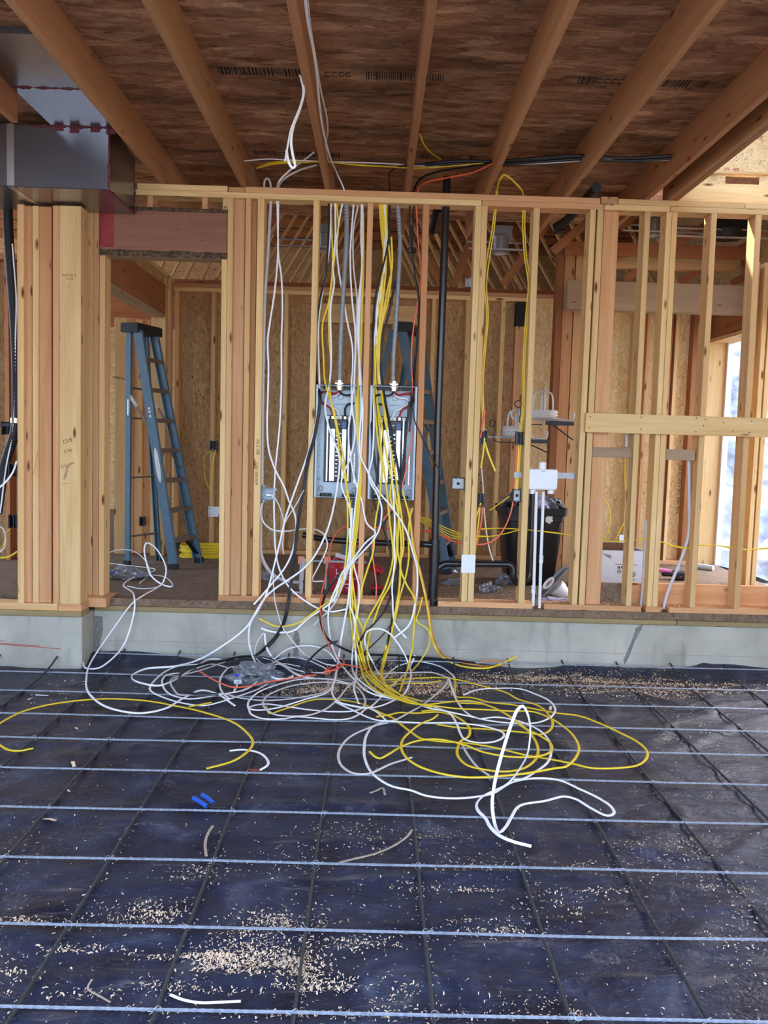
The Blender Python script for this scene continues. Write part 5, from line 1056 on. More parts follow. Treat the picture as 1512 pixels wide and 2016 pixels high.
cable('white cable arching from the plate to the third joist, lower one', 'g', ['Y6.36', (548, 401), (548, 370), 'Y6.28', (560, 352), (590, 335), (624, 325)], .006, GC)
cable('dim white cable looping just above the plate at far left', 'g', ['Y6.36', (533, 402), (533, 368), (531, 356), (526, 351), (521, 356), (520, 370)], .006, GC)
for k in range(2): cable(('left', 'right')[k]+' of two yellow cables arching over the plate beside the fifth joist', 'y', ['Y6.36', (975+3*k, 409), (977+2*k, 378), 'Y6.22', (984, 352+3*k), (992, 343+2*k), (1008, 354), (1022, 368), 'Y6.36', (1030, 383), (1031+2*k, 409)], .0055, 'yellow cables arching over the plate')
# ---- bay left of panels
cable('long white cable left of the panels ending above the sill', 'w', ['Y6.37', (546, 399), (547, 498), 'Y6.33', (541, 571), (532, 631), (527, 671), (528.5, 720), (527.5, 779), 'Y6.31', (526, 836), (529, 885), (542, 925), (559, 958), (570, 989), (580, 1011), (583, 1040), (577.5, 1079), 'Y6.27', (567, 1107), (552.7, 1129), (536.7, 1147.5), (516, 1172), 'Y6.25', (499.6, 1190)], .0058, GH)
cable('long white cable left of the panels sweeping under to the right', 'w', ['Y6.37', (548, 401), (548, 498), 'Y6.34', (554, 545), (556, 604), (554, 671), (554, 753), (550.6, 836), (542, 925), (539.5, 984), (540.4, 1043), (542.6, 1083), 'Y6.3', (548.4, 1115), (561.5, 1145), 'Y6.26', (579, 1166), (603.7, 1185), (625, 1197), (648, 1204), (670, 1202), (685, 1198)], .0055, GH)
cable('white cable from the metal box looping right behind the first stud', 'w', ['Y6.36', (519, 987), 'Y6.33', (513.5, 999), (513.5, 1015), (522, 1032.6), (538, 1043.5), (561.5, 1046), 'Y6.4', (585, 1042.7), 'Y6.46', (611, 1041), (625.5, 1044), (638.6, 1053), (644.4, 1072), (640, 1089), (625.5, 1118), (615, 1143), (637, 1144)], .005, GH)
cable('short white cable tail hanging from the metal junction box', 'w', ['Y6.33', (533, 974), (545.5, 987.5), (554, 1008), (558.6, 1028), (558.6, 1051), (556.4, 1072), (558.6, 1091)], .006, GH)
# ---- left panel: cables from the plate through the panel to the floor
cable('white cable along the left edge of the left panel, looping behind the bag', 'w', ['Y6.37', (651.5, 401), (648, 489), (638, 555), (628, 621), (626, 671), (627.7, 720), 'Y6.33', (629, 753), 'Y6.285', (627, 800), (618, 850), (604, 900), (588, 945), 'Y6.27', (572, 990), (562, 1020), (556, 1046), (550, 1072), (542, 1104), (535, 1133), (528, 1158), (520, 1180), 'Y6.2', (507, 1203), (494, 1224), (489.5, 1248), 'Y6.1', (492, 1275), 'Z.06', (499, 1296), (508.6, 1310), (523, 1324), (543.5, 1336), (562.5, 1337), (577, 1331)], .0058, GH)
cable('white cable crossing down from the left panel to the far left loop', 'w', ['Y6.37', (660, 399), (660, 472), (655, 525), (658, 555), (651, 604), (652, 704), 'Y6.33', (649, 753), 'Y6.285', (640, 800), (650, 850), (668, 900), (664.7, 951), (654.6, 1008), (643, 1047), (619.7, 1094), 'Y6.27', (599, 1118), (567, 1142), (542.6, 1158), (523.6, 1175), 'Y6.2', (509, 1196), (494, 1222), (480, 1240), 'Y6.1', (430, 1277), 'Z.03', (388, 1300), (341.6, 1312), (291, 1316), (265, 1326), (259, 1334), (272, 1343), (312, 1350), (335, 1343), (358, 1330), (388, 1311), (413.5, 1298), (430, 1298), (443, 1301)], .006, GH)
cable('black cable from the left panel sagging to the wall foot at left', 'k', ['Y6.37', (648, 399), (648, 439), (641.5, 538), (631.6, 585), (625, 628), (623.4, 671), 'Y6.33', (624, 750), 'Y6.282', (629, 786), (618, 859), (605, 905), (598.6, 951), (585, 1034), (580, 1084), (572, 1150), 'Y6.22', (564, 1200), (556, 1229), (543.5, 1251), (524, 1272), 'Z.06', (502, 1290), (473, 1293), (441, 1300), (409, 1305), (377, 1315), (358, 1326), (352, 1338), (358, 1355), (376, 1365), (430, 1367)], .0085, GH)
cable('second black cable beside it ending behind the bag of fittings', 'k', ['Y6.33', (626, 760), 'Y6.282', (632, 780), (621, 859), (609, 905), (601, 951), (588, 1034), (582, 1084), (575, 1150), 'Y6.24', (567, 1202), (559, 1231), (546, 1254), (527, 1275), 'Z.05', (500, 1292), (470, 1296), (520, 1294), (541, 1300)], .006, GH)
cable('white cable crossing the left panel to a loop on the concrete', 'w', ['Y6.37', (674.6, 399), (669.7, 423), (663, 479), (666, 525), (674.6, 578), (684.5, 638), (693, 677), (694.5, 720), 'Y6.33', (692, 753), 'Y6.285', (692, 800), (686, 850), (690, 900), (700, 950), (712, 985), 'Y6.275', (722, 1030), (739, 1049), (719, 1069), (693, 1104), (673, 1129), (664, 1152), 'Y6.24', (650, 1186), (646, 1212), (648, 1243), 'Y6.12', (653, 1270), 'Z.04', (664, 1296), (678, 1316), (702, 1342), (723, 1361), (747, 1370), (790, 1378)], .0055, GH)
cable('white cable in the left panel bundle, straight through to the sill', 'w', ['Y6.37', (696, 403), (689.5, 505), (693, 588), (699.4, 654), 'Y6.33', (697, 753), 'Y6.285', (693, 800), (699, 850), (690, 900), (672, 950), (688, 1000), (691, 1040), (690, 1100), (691, 1150), 'Y6.24', (690, 1193), (699, 1223), 'Y6.15', (697, 1256), 'Z.05', (693, 1300), (701, 1332), (723, 1351), (755, 1369), (803, 1377), (842, 1393), (882, 1401), (900, 1405), (934, 1412)], .0055, GH)
cable('tan cable in the left panel bundle curving to the plate', 'g', ['Y6.37', (705, 404), (696, 452), (696, 522), (702.7, 588), (701, 671), 'Y6.33', (698, 753), 'Y6.286', (700, 800), (703, 860), (708, 930), (703, 980), (697, 1030), (695, 1080), (683, 1130), (672, 1160), 'Y6.24', (662, 1182), (648, 1202), (631, 1217), (618, 1231)], .005, GH)
cable('white cable at the right edge of the left panel crossing to the drain', 'w', ['Y6.37', (712, 401), (711, 472), (712.7, 522), (706, 598), (705, 671), 'Y6.34', (711, 750), 'Y6.284', (712, 800), (708, 860), (709.5, 897), (722, 925), (737, 955), (752, 976), 'Y6.27', (766, 992), (779, 1010), (792, 1029), (803, 1053), (812, 1084), (820, 1113), (822, 1138), (820.7, 1168), 'Y6.2', (816, 1195), (812, 1215), (803, 1234), (790, 1245), (777, 1255)], .006, GH)
cable('white cable hugging the middle stud down from the plate', 'w', ['Y6.37', (714, 401), (714.5, 482), (710, 571), (707, 660), 'Y6.34', (708, 750), 'Y6.286', (714, 800), (712, 870), (704, 960), (698, 1010), (694, 1060), (696, 1110), (706, 1150), 'Y6.24', (707, 1182), (699, 1240), 'Y6.12', (700, 1282), 'Z.05', (702, 1307), (700, 1336), (697, 1355), (706, 1385)], .0055, GH)
for k in range(3): cable(('rightmost', 'middle', 'leftmost')[k]+' yellow cable of three running down the right side of the left panel', 'y', ['Y6.37', (716-2*k, 420), (716-2*k, 525), (714-k, 600), (711-k, 704), 'Y6.335', (707-k, 760), 'Y6.284', (705-2*k, 800), (706-k, 850), (710, 900), (711-2*k, 950), (708-3*k, 990), (705-3*k, 1030), (700-3*k, 1070), (695-2*k, 1110), (691+2*k, 1150), 'Y6.24', (688+6*k, 1190), (692+5*k, 1230), 'Y6.12', (697+7*k, 1270), 'Z.06', (708+5*k, 1302), (722+6*k, 1330), (745+4*k, 1352), (775+5*k, 1372), (812+4*k, 1385), (850, 1388+2*k)], .0046, 'yellow cables right of the left panel')
cable('yellow cable crossing the left panel breaker to the plate', 'y', ['Y6.37', (650.5, 399), (653, 456), (655, 525), (648, 598), (648, 664), (651.5, 720), 'Y6.33', (649, 752), 'Y6.285', (652, 790), (662, 840), (668, 890), (676, 930), (685, 970), (690, 997), (691, 1030), (692, 1056), (688, 1089), (690, 1122), (689, 1155), 'Y6.25', (699, 1197), (708, 1225), (720, 1250), 'Y6.15', (730, 1272)], .0055, GH)
cable('thin yellow cable slanting from the left panel to a free end at left', 'y', ['Y6.37', (663, 403), (666, 449), (658, 512), (648, 591), (635, 638), (637, 704), 'Y6.33', (640, 752), 'Y6.285', (655, 800), (668, 860), (680, 930), (684, 1000), (684, 1060), (678, 1120), 'Y6.26', (666, 1166), (648, 1183), 'Y6.22', (631, 1196), (612, 1210), (591, 1225), (567, 1232), (543, 1233), (526, 1226), (510, 1218)], .0055, GH)
cable('white cable with a free end curling left on the concrete', 'w', ['Y6.285', (693, 1000), (690, 1060), (684, 1110), (670, 1160), 'Y6.23', (648, 1189), (627, 1204), (607, 1217), (597, 1226), (583, 1239), (564, 1245), (532, 1243), (514, 1237)], .006, GH)
cable('white cable dropping in a straight line to the white pile', 'w', ['Y6.285', (688, 1040), (690, 1120), 'Y6.25', (685, 1185), (680, 1212), 'Y6.15', (672, 1256), 'Z.06', (667, 1293), (661, 1331), (654.6, 1367), (670, 1383), (694, 1389), (720, 1394)], .006, GH)
cable('white cable strand falling left of the sill into the pile', 'w', ['Y6.28', (598, 965), (582, 995), (567, 1018), (557, 1040), (549, 1074), (542, 1104), (538, 1127), (539, 1159), 'Y6.22', (542, 1188), (546, 1203), (554.6, 1231), (575, 1261), 'Z.09', (599, 1287), (623, 1300), (647, 1309), (660, 1310)], .0058, GH)
# ---- right panel
YS2 = [[(747, 401), (751, 456), (755.7, 505), (750.7, 555), (745.7, 604), (747, 638), (737.5, 687), (736, 770), 'Y6.284', (741, 836), (746, 882), (752, 920), (750, 951), (746, 989), (742, 1010), (739, 1030), (737, 1060), (734, 1089), (723, 1122), (713, 1155), 'Y6.24', (706, 1185), (699, 1225), 'Y6.14', (706, 1258), 'Z.06', (712, 1290), (722, 1322), (742, 1345)],
       [(750.7, 401), (754, 449), (755, 510), (752, 578), (745.7, 654), (739, 720), (742, 786), 'Y6.283', (747, 840), (751, 890), (757, 930), (762, 970), (765, 1003), (768, 1033), (772, 1063), (774, 1089), (771, 1115), (759, 1155), 'Y6.24', (745, 1183), (728, 1212), (716, 1239), 'Y6.14', (711, 1269), 'Z.06', (707, 1291), (711, 1316), (723, 1343), (749, 1364), (779, 1375), (811, 1385), (842, 1387), (882, 1382), (926, 1380), (966, 1391), (1006, 1412), (1032, 1433), (1064, 1449), (1085, 1465), (1082, 1481), (1059, 1489), (1006, 1490), (953, 1481), (916, 1467), (880, 1458), (852, 1455), (820, 1459), (788, 1471), (763, 1486), (748, 1493), (739, 1490), (728, 1480)],
       [(760.6, 403), (762, 456), (770, 538), (764, 591), (752, 638), (747, 687), (750.7, 753), 'Y6.282', (757, 819), (764, 860), (770, 900), (772, 940), (768, 975), (776, 1010), (780, 1050), (781, 1085), (777, 1120), (766, 1155), 'Y6.23', (751, 1182), (736, 1223), (728, 1248), 'Y6.13', (723.5, 1275), 'Z.07', (724, 1298), (736, 1328), (749, 1342), (771, 1356), (790, 1369), (811, 1380), (834, 1388), (866, 1391), (900, 1395), (953, 1397), (1006, 1400), (1048, 1401), (1080, 1412), (1106, 1428), (1125, 1444), (1139, 1468), (1135, 1489), (1112, 1510), (1096, 1512), (1032, 1523), (953, 1530), (915, 1530), (873, 1524), (830, 1511), (805, 1496), (792, 1479), (792, 1458), (807, 1441), (830, 1424), (852, 1415), (862, 1407)],
       [(770.5, 466), (772, 525), (764, 565), (754, 621), (742, 687), (739, 740), (742, 786), 'Y6.281', (752, 840), (760, 890), (768, 930), (776, 965), (782, 1000), (788, 1040), (790, 1080), (788, 1120), (786, 1155), 'Y6.22', (785, 1182), (777, 1220), (768, 1248), 'Y6.13', (760, 1275), 'Z.06', (755, 1298), (750, 1323), (751, 1342), (775, 1362), (830, 1381)],
       [(754, 401), (758, 460), (760, 520), (754, 590), (748, 650), (744, 720), (748, 775), 'Y6.28', (757, 806), (764, 852), (769, 882), (776, 920), (783, 970), (785, 1003), (784, 1045), (783, 1085), (788, 1115), (787, 1150), 'Y6.22', (782, 1184), (775, 1225), (770, 1252), 'Y6.13', (763, 1280), 'Z.08', (757, 1303), (752, 1330), (760, 1350)]]
LB = ['yellow cable from the right panel hugging the left side of its box', 'yellow cable from the right panel ending in a hook left of the yellow coil', 'yellow cable from the right panel forming the wide front loop of the coil', 'yellow cable from the right panel falling straight beside the black cables', 'yellow cable from the right panel passing behind the white crossing cable']
for L_, P_ in zip(LB, YS2): cable(L_, 'y', ['Y6.36']+P_, .0062, GH)
cable('white cable inside the yellow bundle of the right panel', 'w', ['Y6.36', (757, 403), (760, 472), (757, 525), (742, 604), (742, 671), (748, 753), 'Y6.281', (762, 836), (768, 890), (772, 940), (775, 983), (777, 1016), (776, 1063), (777, 1102), (774, 1135), (772, 1155), 'Y6.22', (773, 1180), (774, 1208), (777, 1226), (787, 1242), (800, 1256)], .0056, GH)
cable('white cable at the left rim of the right panel slanting to the floor left', 'w', ['Y6.36', (755, 401), (758, 480), (752, 560), (740, 640), (735, 700), (734, 760), 'Y6.281', (736, 830), (733, 900), (726, 940), (742, 972), (751, 997), (751, 1016), (747, 1041), (735, 1063), (718, 1082), (700, 1101), (680, 1126), (668, 1150), 'Y6.23', (657, 1185)], .0055, GH)
cable('black cable at the left of the right panel swinging down behind the yellow', 'k', ['Y6.36', (767, 401), (765, 472), (754, 525), (741, 578), (736, 621), (734, 704), (733, 770), 'Y6.288', (732, 850), (738, 910), (742, 950), (733, 972), (739, 997), (750, 1020), (759, 1052), (766, 1076), (771, 1097), (779, 1113), (783, 1135), (778, 1159), 'Y6.23', (766, 1182), (755, 1204), (736, 1228), (720, 1245), 'Y6.14', (709, 1262), 'Z.03', (704, 1285), (739, 1289), (779, 1290), (819, 1294), (850, 1296), (890, 1300), (935, 1305)], .0085, GH)
cable('black cable from the middle of the right panel bending to the left sill', 'k', ['Y6.36', (779, 552), (767, 611), (754, 664), (750, 730), 'Y6.289', (770, 850), (785, 930), (788, 975), (776, 1000), (752, 1034), (730, 1062), (706, 1094), (673, 1127), (654, 1148), (641, 1170), 'Y6.23', (633, 1196), (631.6, 1224), (639, 1247), 'Y6.14', (651, 1263), (670, 1274), 'Z.07', (692, 1284), (705, 1290)], .009, GH)
cable('black cable dropping straight from the right panel to the shavings', 'k', ['Y6.288', (806, 790), (800, 850), (793, 920), (788, 975), (787, 1010), (787, 1036), (784, 1090), (780, 1140), 'Y6.23', (776, 1182), (773, 1212), (769, 1236), 'Y6.14', (762, 1269), 'Z.05', (754, 1290), (744, 1301), (731, 1315), (712, 1324)], .008, GH)
cable('thin black cable branching off left above the wall foot', 'k', ['Y6.2', (771, 1228), (749, 1255), 'Y6.14', (728, 1275), 'Z.05', (714, 1287)], .005, GH)
cable('black cable stub with a cut end bending over the concrete', 'k', ['Y6.12', (665, 1262), (651, 1267), (631, 1278), 'Z.09', (612, 1296), (602, 1308), (600, 1320), (612, 1326), (640, 1330)], .008, GH)
cable('short thick black stub lying in the shavings', 'k', ['Z.03', (823, 1308), (835, 1320), (846, 1333)], .009, GF)
for k, lb in enumerate(('black cable right of the panels, the one holding the small black clip', 'black cable right of the panels, entering the right panel top')): cable(lb, 'k', ['Y6.37', (807+8*k, 404), (806+7*k, 433), (810+2*k, 492), (817, 545), (825-k, 591), (822, 654), (815+2*k, 720), 'Y6.34', (811+4*k, 757), 'Y6.288', (809+2*k, 800), (806, 850)], .0065, GH)
cl = at(811, 493, 6.35); o = empty('cable_clip', cl, 'small black round clip gripping the cables right of the panels', 'clip')
for dx in (-.012, .012): t_ = MB(); t_.tube([cl+Vector((dx+math.cos(a)*.016, 0, math.sin(a)*.018)) for a in [2*math.pi*i/14 for i in range(14)]], .006, 6, closed=True); t_.build('ring', M['blackp'], o, True)
cable('orange cable running down the right stud through the right panel', 'o', ['Y6.37', (820, 404), (823, 472), (829, 545), (822, 598), (812, 664), (810, 720), 'Y6.34', (812, 753), 'Y6.287', (809, 803), (807.6, 829), (811, 867), (805, 897), (796, 940), (787, 973), (779, 989), (766, 1008), (745, 1039), (734, 1063), (733, 1089), (736, 1113), (739, 1134), (741, 1155), (740, 1182)], .0055, GH)
cable('thin black cable leaving the right panel behind the drain pipe', 'k', ['Y6.288', (812, 800), (817, 830), (826, 850), (840, 880), (852, 905), (866, 925)], .004, GH)
cable('yellow cable outermost right below the panels, ending near the sill', 'y', ['Y6.28', (792, 965), (804, 1010), (809, 1039), (812, 1069), (819, 1096), (827, 1129), (836, 1168), 'Y6.22', (842, 1200), (846, 1228), (849, 1250), 'Y6.14', (857, 1275), 'Z.03', (874, 1296), (900, 1309), (932, 1315), (962, 1315), (986, 1307), (1018, 1292)], .006, GH)
cable('tan orange cable curving to a folded hook by the wall foot', 'b', ['Y6.282', (806, 1000), (813, 1060), (820, 1096), (829, 1129), (838, 1168), 'Y6.22', (844, 1200), (849, 1228), (852, 1250), 'Y6.14', (862, 1275), 'Z.025', (880, 1295), (905, 1303), (935, 1309), (975, 1312), (991, 1307), (985, 1303), (956, 1301), (940, 1306)], .006, GH)
cable('yellow cable bowing right behind the right stud to the sill', 'y', ['Y6.28', (812, 1000), (806, 1025), (804, 1060), (805, 1095), (800, 1130), (790, 1165), 'Y6.22', (783, 1190)], .0056, GH)
cable('yellow cable falling plumb before the concrete into the coil', 'y', ['Y6.28', (784, 970), (792, 1030), (794, 1080), (788, 1115), (800, 1150), 'Y6.22', (817, 1180), (816, 1212), (814, 1251), 'Y6.12', (811, 1278), 'Z.05', (803, 1315), (796, 1336), (787, 1361)], .0062, GH)
cable('thin yellow cable looping wide on the concrete at right', 'y', ['Y6.23', (832, 1175), (826, 1200), (820, 1222), 'Y6.18', (843, 1240), (846, 1265), (838, 1285), 'Z.05', (825, 1305), (812, 1320)], .0045, GH)
cable('white cable bowing over the concrete to the crossing in the pile', 'w', ['Z.05', (660, 1382), (684, 1388), (712, 1393), (739, 1392), (771, 1381), (795, 1366), (806, 1344), (809, 1324), 'Y6.15', (803, 1304), (795, 1285), (780, 1262), (768, 1248), (752, 1239), (736, 1238), (723, 1243), (718, 1255), (719, 1269), (725, 1286), 'Z.06', (733, 1302), (744, 1323), (752, 1333)], .0055, GH)
# ---- orange behind the studs
for k in range(2): cable(('upper', 'lower')[k]+' orange cable of two strung behind the panels toward the drain pipe', 'o', ['Y6.52', (722, 1035+2*k), (734, 1037), (752, 1039+2*k), (779, 1041), (800, 1046+k), (824, 1048-2*k), (840, 1044+3*k), (862, 1051), (880, 1058+3*k), (895, 1067), (907, 1068+2*k)], .0065, 'orange cables behind the panels')
cable('bright orange cable arching over the red bucket to the floor', 'o', ['Y6.45', (704, 1034), (687, 1035.5), (669, 1043), (656, 1060), (649, 1083), 'Y6.35', (646, 1108), (639, 1142), 'Y6.26', (631, 1180), 'Y6.2', (632, 1212), (637, 1243), 'Y6.1', (648, 1270), 'Z.06', (662, 1291), (677, 1302), (660, 1318), (640, 1322), (668, 1308), (700, 1312), (720, 1318)], .0075, GH)
cable('orange cable lying across the bag of fittings', 'o', ['Z.09', (392, 1321), (413, 1334), (435, 1345), (460, 1353), (490, 1351), (523, 1343), (560, 1338), (582, 1334), (623, 1328), (650, 1325)], .0068, GF)
# ---- white pile on the sheet, left
WF_ = [('white cable forming the widest left loop of the pile', [(447, 1314), (422, 1308), (388, 1308), (354, 1311), (329, 1320), (308, 1336), (296, 1351), (296, 1359), (310, 1368), (354, 1383), (401, 1389), (430, 1383), (452, 1376), (477, 1368), (505, 1358), (526, 1347)]),
       ('white cable loop rising right of the bag of fittings', [(352, 1325), (331, 1328), (320, 1338), (321, 1351), (331, 1364), (346, 1371), (375, 1376), (430, 1368), (473, 1360), (500, 1347), (517, 1326), (536, 1305)]),
       ('white cable inner loop left of the bag of fittings', [(443, 1303), (400, 1318), (341, 1335), (336, 1345), (341, 1355), (356, 1368), (401, 1366), (443, 1366), (464, 1372), (494, 1377), (523, 1379), (560, 1377), (591, 1373), (623, 1367), (642, 1361), (647, 1348), (645, 1337)]),
       ('white cable passing over the bag and doubling back', [(388, 1315), (430, 1302), (473, 1296), (511, 1294), (540, 1301), (575, 1316), (607, 1324), (635, 1324), (646, 1320), (639, 1315), (623, 1307), (604, 1299), (575, 1294), (551, 1298), (535, 1308), (512, 1336), (480, 1359), (440, 1366)]),
       ('white cable loop around the small gap beside the bag', [(450, 1375), (436, 1360), (433, 1340), (440, 1325), (455, 1313), (468, 1314), (474, 1325), (466, 1350), (461, 1362)]),
       ('white cable outer loop at the front left of the middle pile', [(689, 1346), (647, 1337), (610, 1336), (575, 1340), (540, 1350), (512, 1361), (494, 1375), (488, 1388), (493, 1396), (512, 1398), (543, 1394), (575, 1385), (607, 1375), (639, 1366), (651, 1356), (656, 1347)]),
       ('white cable loop crossing the yellow end in the middle pile', [(688, 1347), (655, 1343), (615, 1344), (575, 1350), (543, 1361), (526, 1370), (518, 1383), (524, 1396), (543, 1407), (575, 1410), (607, 1408), (639, 1397), (664, 1377), (686, 1351), (702, 1339), (731, 1328), (771, 1325), (811, 1324), (850, 1324), (882, 1334)]),
       ('white cable at the very front of the middle pile', [(489, 1392), (496, 1407), (520, 1415), (559, 1415), (582, 1411), (623, 1414), (655, 1417), (686, 1415), (709, 1405), (718, 1397), (730, 1391), (749, 1374), (774, 1348), (800, 1323), (812, 1302), (817, 1290)]),
       ('white cable waving through the middle of the pile', [(489, 1393), (504, 1388), (524, 1386), (551, 1389), (578, 1393), (615, 1398), (655, 1401), (694, 1400), (720, 1393), (739, 1400), (760, 1418)]),
       ('white cable curving round the shavings at right of the pile', [(755, 1337), (771, 1320), (790, 1309), (819, 1302), (842, 1305), (866, 1312), (885, 1324), (895, 1334)]),
       ('white cable making the big round loop left of the yellow coil', [(882, 1334), (879, 1347), (858, 1367), (827, 1391), (805, 1403), (775, 1418), (758, 1420), (731, 1431), (693, 1448), (672, 1469), (666, 1490), (674, 1509), (695, 1522), (718, 1524), (735, 1520), (767, 1505), (811, 1491)]),
       ('white cable oval loop above the yellow coil', [(884, 1336), (889, 1353), (900, 1380), (916, 1401), (934, 1412), (979, 1421), (1048, 1424), (1077, 1416), (1093, 1399), (1082, 1380), (1053, 1366), (1022, 1356), (979, 1355), (940, 1358), (913, 1368)]),
       ('white cable folding inside the yellow coil', [(660, 1382), (692, 1397), (739, 1417), (771, 1420), (830, 1423), (894, 1423), (936, 1427), (966, 1433), (990, 1442), (990, 1452), (969, 1461), (940, 1462), (916, 1456), (905, 1441), (900, 1427), (883, 1403), (850, 1390)]),
       ('white cable around the right side of the yellow coil', [(947, 1415), (979, 1412), (1019, 1419), (1059, 1436), (1080, 1457), (1085, 1478), (1077, 1502), (1053, 1520), (1027, 1534), (1011, 1535)]),
       ('short white cable slanting in front of the yellow coil', [(907, 1461), (921, 1486), (942, 1512), (962, 1526)]),
       ('white cable curling at the back of the pile by the black stub', [(519, 1246), (508, 1261), (503, 1275), (502, 1291), (508, 1300), (527, 1309), (559, 1307), (590, 1312)]),
       ('white cable bowed up against the concrete behind the bag', [(521, 1247), (522, 1262), (526, 1278), (539, 1298), (560, 1312), (590, 1330), (620, 1336)]),
       ('white cable arched between bag and wall', [(536, 1302), (556, 1284), (575, 1275), (599, 1271), (623, 1273), (647, 1284), (662, 1303)]),
       ('white cable in the gap between shavings and pile', [(660, 1343), (692, 1348), (711, 1362), (719, 1380), (716, 1392)])]
for k, (lb, pts) in enumerate(WF_): cable(lb, 'w' if k % 4 != 2 else 'g', ['Z%.3f' % (.022+.004*(k % 7))]+pts, .0062, GF, .55)
cable('white cable with an upright hoop in front of the coil', 'w', ['Z.02', (763, 1423), (737, 1429), (722, 1446), (717, 1471), (718, 1492), (731, 1520), (754, 1539), (775, 1549), (809, 1556), (837, 1566), (873, 1571), (915, 1571), (966, 1563), (1011, 1539), (1059, 1532), (1101, 1536), (1138, 1552), (1178, 1571), (1204, 1589), (1208, 1602), (1196, 1606), (1165, 1592), (1133, 1573), (1112, 1568), (1072, 1577), (1032, 1583), (1019, 1589), (1006, 1610), (993, 1631), (983, 1639), (974, 1622), 'Y3.7', (969, 1581), (975, 1536), 'Y3.74', (990, 1478), 'Y3.78', (1006, 1428), (1019, 1397), 'Y3.81', (1030, 1390), (1038, 1404), 'Y3.86', (1044, 1436), (1040, 1478), 'Y3.95', (1024, 1512), 'Z.05', (1000, 1542), 'Z.025', (953, 1566), (938, 1584), (942, 1597), (955, 1610), (966, 1629), (985, 1646), (1011, 1657), (1046, 1666)], .0066, GF, .55)
# ---- yellow on the sheet
YF_ = [('yellow cable making the far right loop of the coil', [(755, 1339), (803, 1336), (850, 1334), (890, 1336), (900, 1372), (926, 1373), (966, 1383), (1006, 1387), (1048, 1395), (1098, 1404), (1138, 1409), (1178, 1423), (1217, 1441), (1254, 1460), (1273, 1478), (1272, 1494), (1254, 1507), (1217, 1512), (1165, 1512), (1125, 1503), (1085, 1495), (1032, 1486), (979, 1473), (920, 1463), (870, 1460), (830, 1454), (809, 1441), (788, 1425), (771, 1412), (735, 1398), (714, 1386)]),
       ('yellow cable crossing the back of the coil', [(770, 1342), (803, 1337), (866, 1334), (900, 1338), (940, 1348), (995, 1363), (1019, 1376), (1059, 1389), (1082, 1409), (1088, 1425), (1082, 1438), (1064, 1446), (1032, 1442), (966, 1436), (900, 1432), (860, 1426)]),
       ('short yellow cable lying at the left of the coil', [(741, 1411), (768, 1407), (785, 1403), (819, 1404), (866, 1402), (890, 1408)]),
       ('yellow cable inner loop of the coil', [(830, 1400), (870, 1398), (900, 1412), (916, 1423), (925, 1436), (921, 1451), (908, 1458), (900, 1478), (903, 1491), (921, 1507), (953, 1515), (993, 1519), (1027, 1514), (1051, 1499), (1059, 1483), (1057, 1465), (1048, 1449), (1030, 1430), (993, 1404), (953, 1387), (900, 1384)]),
       ('thick yellow cable sweeping out past the left edge', [(65, 1473), (40, 1478), (20, 1477), (0, 1467), (-25, 1445), (0, 1424), (50, 1399), (116, 1384), (201, 1376), (281, 1379), (342, 1389), (397, 1401), (457, 1421), (485, 1441), (498, 1461), (488, 1479), (457, 1499), (407, 1513)]),
       ('yellow cable with a bent end among the white middle pile', [(524, 1391), (527, 1400), (532, 1405), (551, 1399), (575, 1391), (599, 1382), (623, 1377), (655, 1377), (686, 1380), (720, 1388), (747, 1402), (777, 1415)]),
       ('stub of yellow cable poking from the white pile at left', [(372, 1391), (395, 1387), (416, 1383)]),
       ('yellow cable across the shavings toward the coil', [(760, 1350), (800, 1345), (840, 1345), (868, 1340)])]
for k, (lb, pts) in enumerate(YF_): cable(lb, 'y', ['Z%.3f' % (.02+.006*(k % 4))]+pts, .0068 if k < 5 else .006, GF, .55)
cable('short curled white cable by the end of the thick yellow one', 'w', ['Z.014', (452, 1478), (480, 1476), (510, 1482), (526, 1495), (527, 1506), (512, 1516)], .0062, GF)
cable('tiny red wire tip at the curled white cable', 'r', ['Z.014', (512, 1516), (500, 1516), (489, 1515)], .004, GF)
# ---- doorway tangle
GD = 'white cables tangled in the doorway'
cable('white cable from the doorway trailing in a long wave on the sheet', 'w', ['Z.46', (251, 1154), (281, 1159), (311, 1155), 'Y6.85', (322, 1144), (327, 1121), (317, 1094), (301, 1074), (288, 1069), (284, 1081), (288, 1107), (298, 1134), 'Z.465', (318, 1150), (337, 1155), (337, 1146), (317, 1134), (281, 1132), (255, 1141), (243, 1152), 'Y6.32', (263, 1170), 'Y6.25', (265, 1185), (264, 1205), 'Y6.2', (246, 1265), 'Z.05', (216, 1301), 'Z.02', (191, 1316), (171, 1316), (163, 1301)], .0055, GD)
cable('white cable from the doorway looping out in front of the bag', 'w', ['Z.46', (322, 1146), (311, 1156), (281, 1173), 'Y6.27', (262, 1186), 'Y6.2', (221, 1240), 'Y6.0', (181, 1300), 'Z.02', (170, 1336), (176, 1366), (216, 1394), (276, 1404), (322, 1396), (362, 1374), (397, 1359), (427, 1366), (462, 1389)], .0062, GD)
cable('white cable arching left at the foot of the blue ladder', 'w', ['Y7.0', (206, 1094), (215, 1088), (238, 1082), (265, 1086), (284, 1101), (293, 1117), 'Z.46', (294, 1131), (275, 1148)], .005, GD)
cable('white cable flat on the doorway floor under the ladder', 'w', ['Z.455', (205, 1108), (258, 1114), (304, 1120), (301, 1125), (278, 1131), (262, 1139), (240, 1128), (215, 1121)], .005, GD)
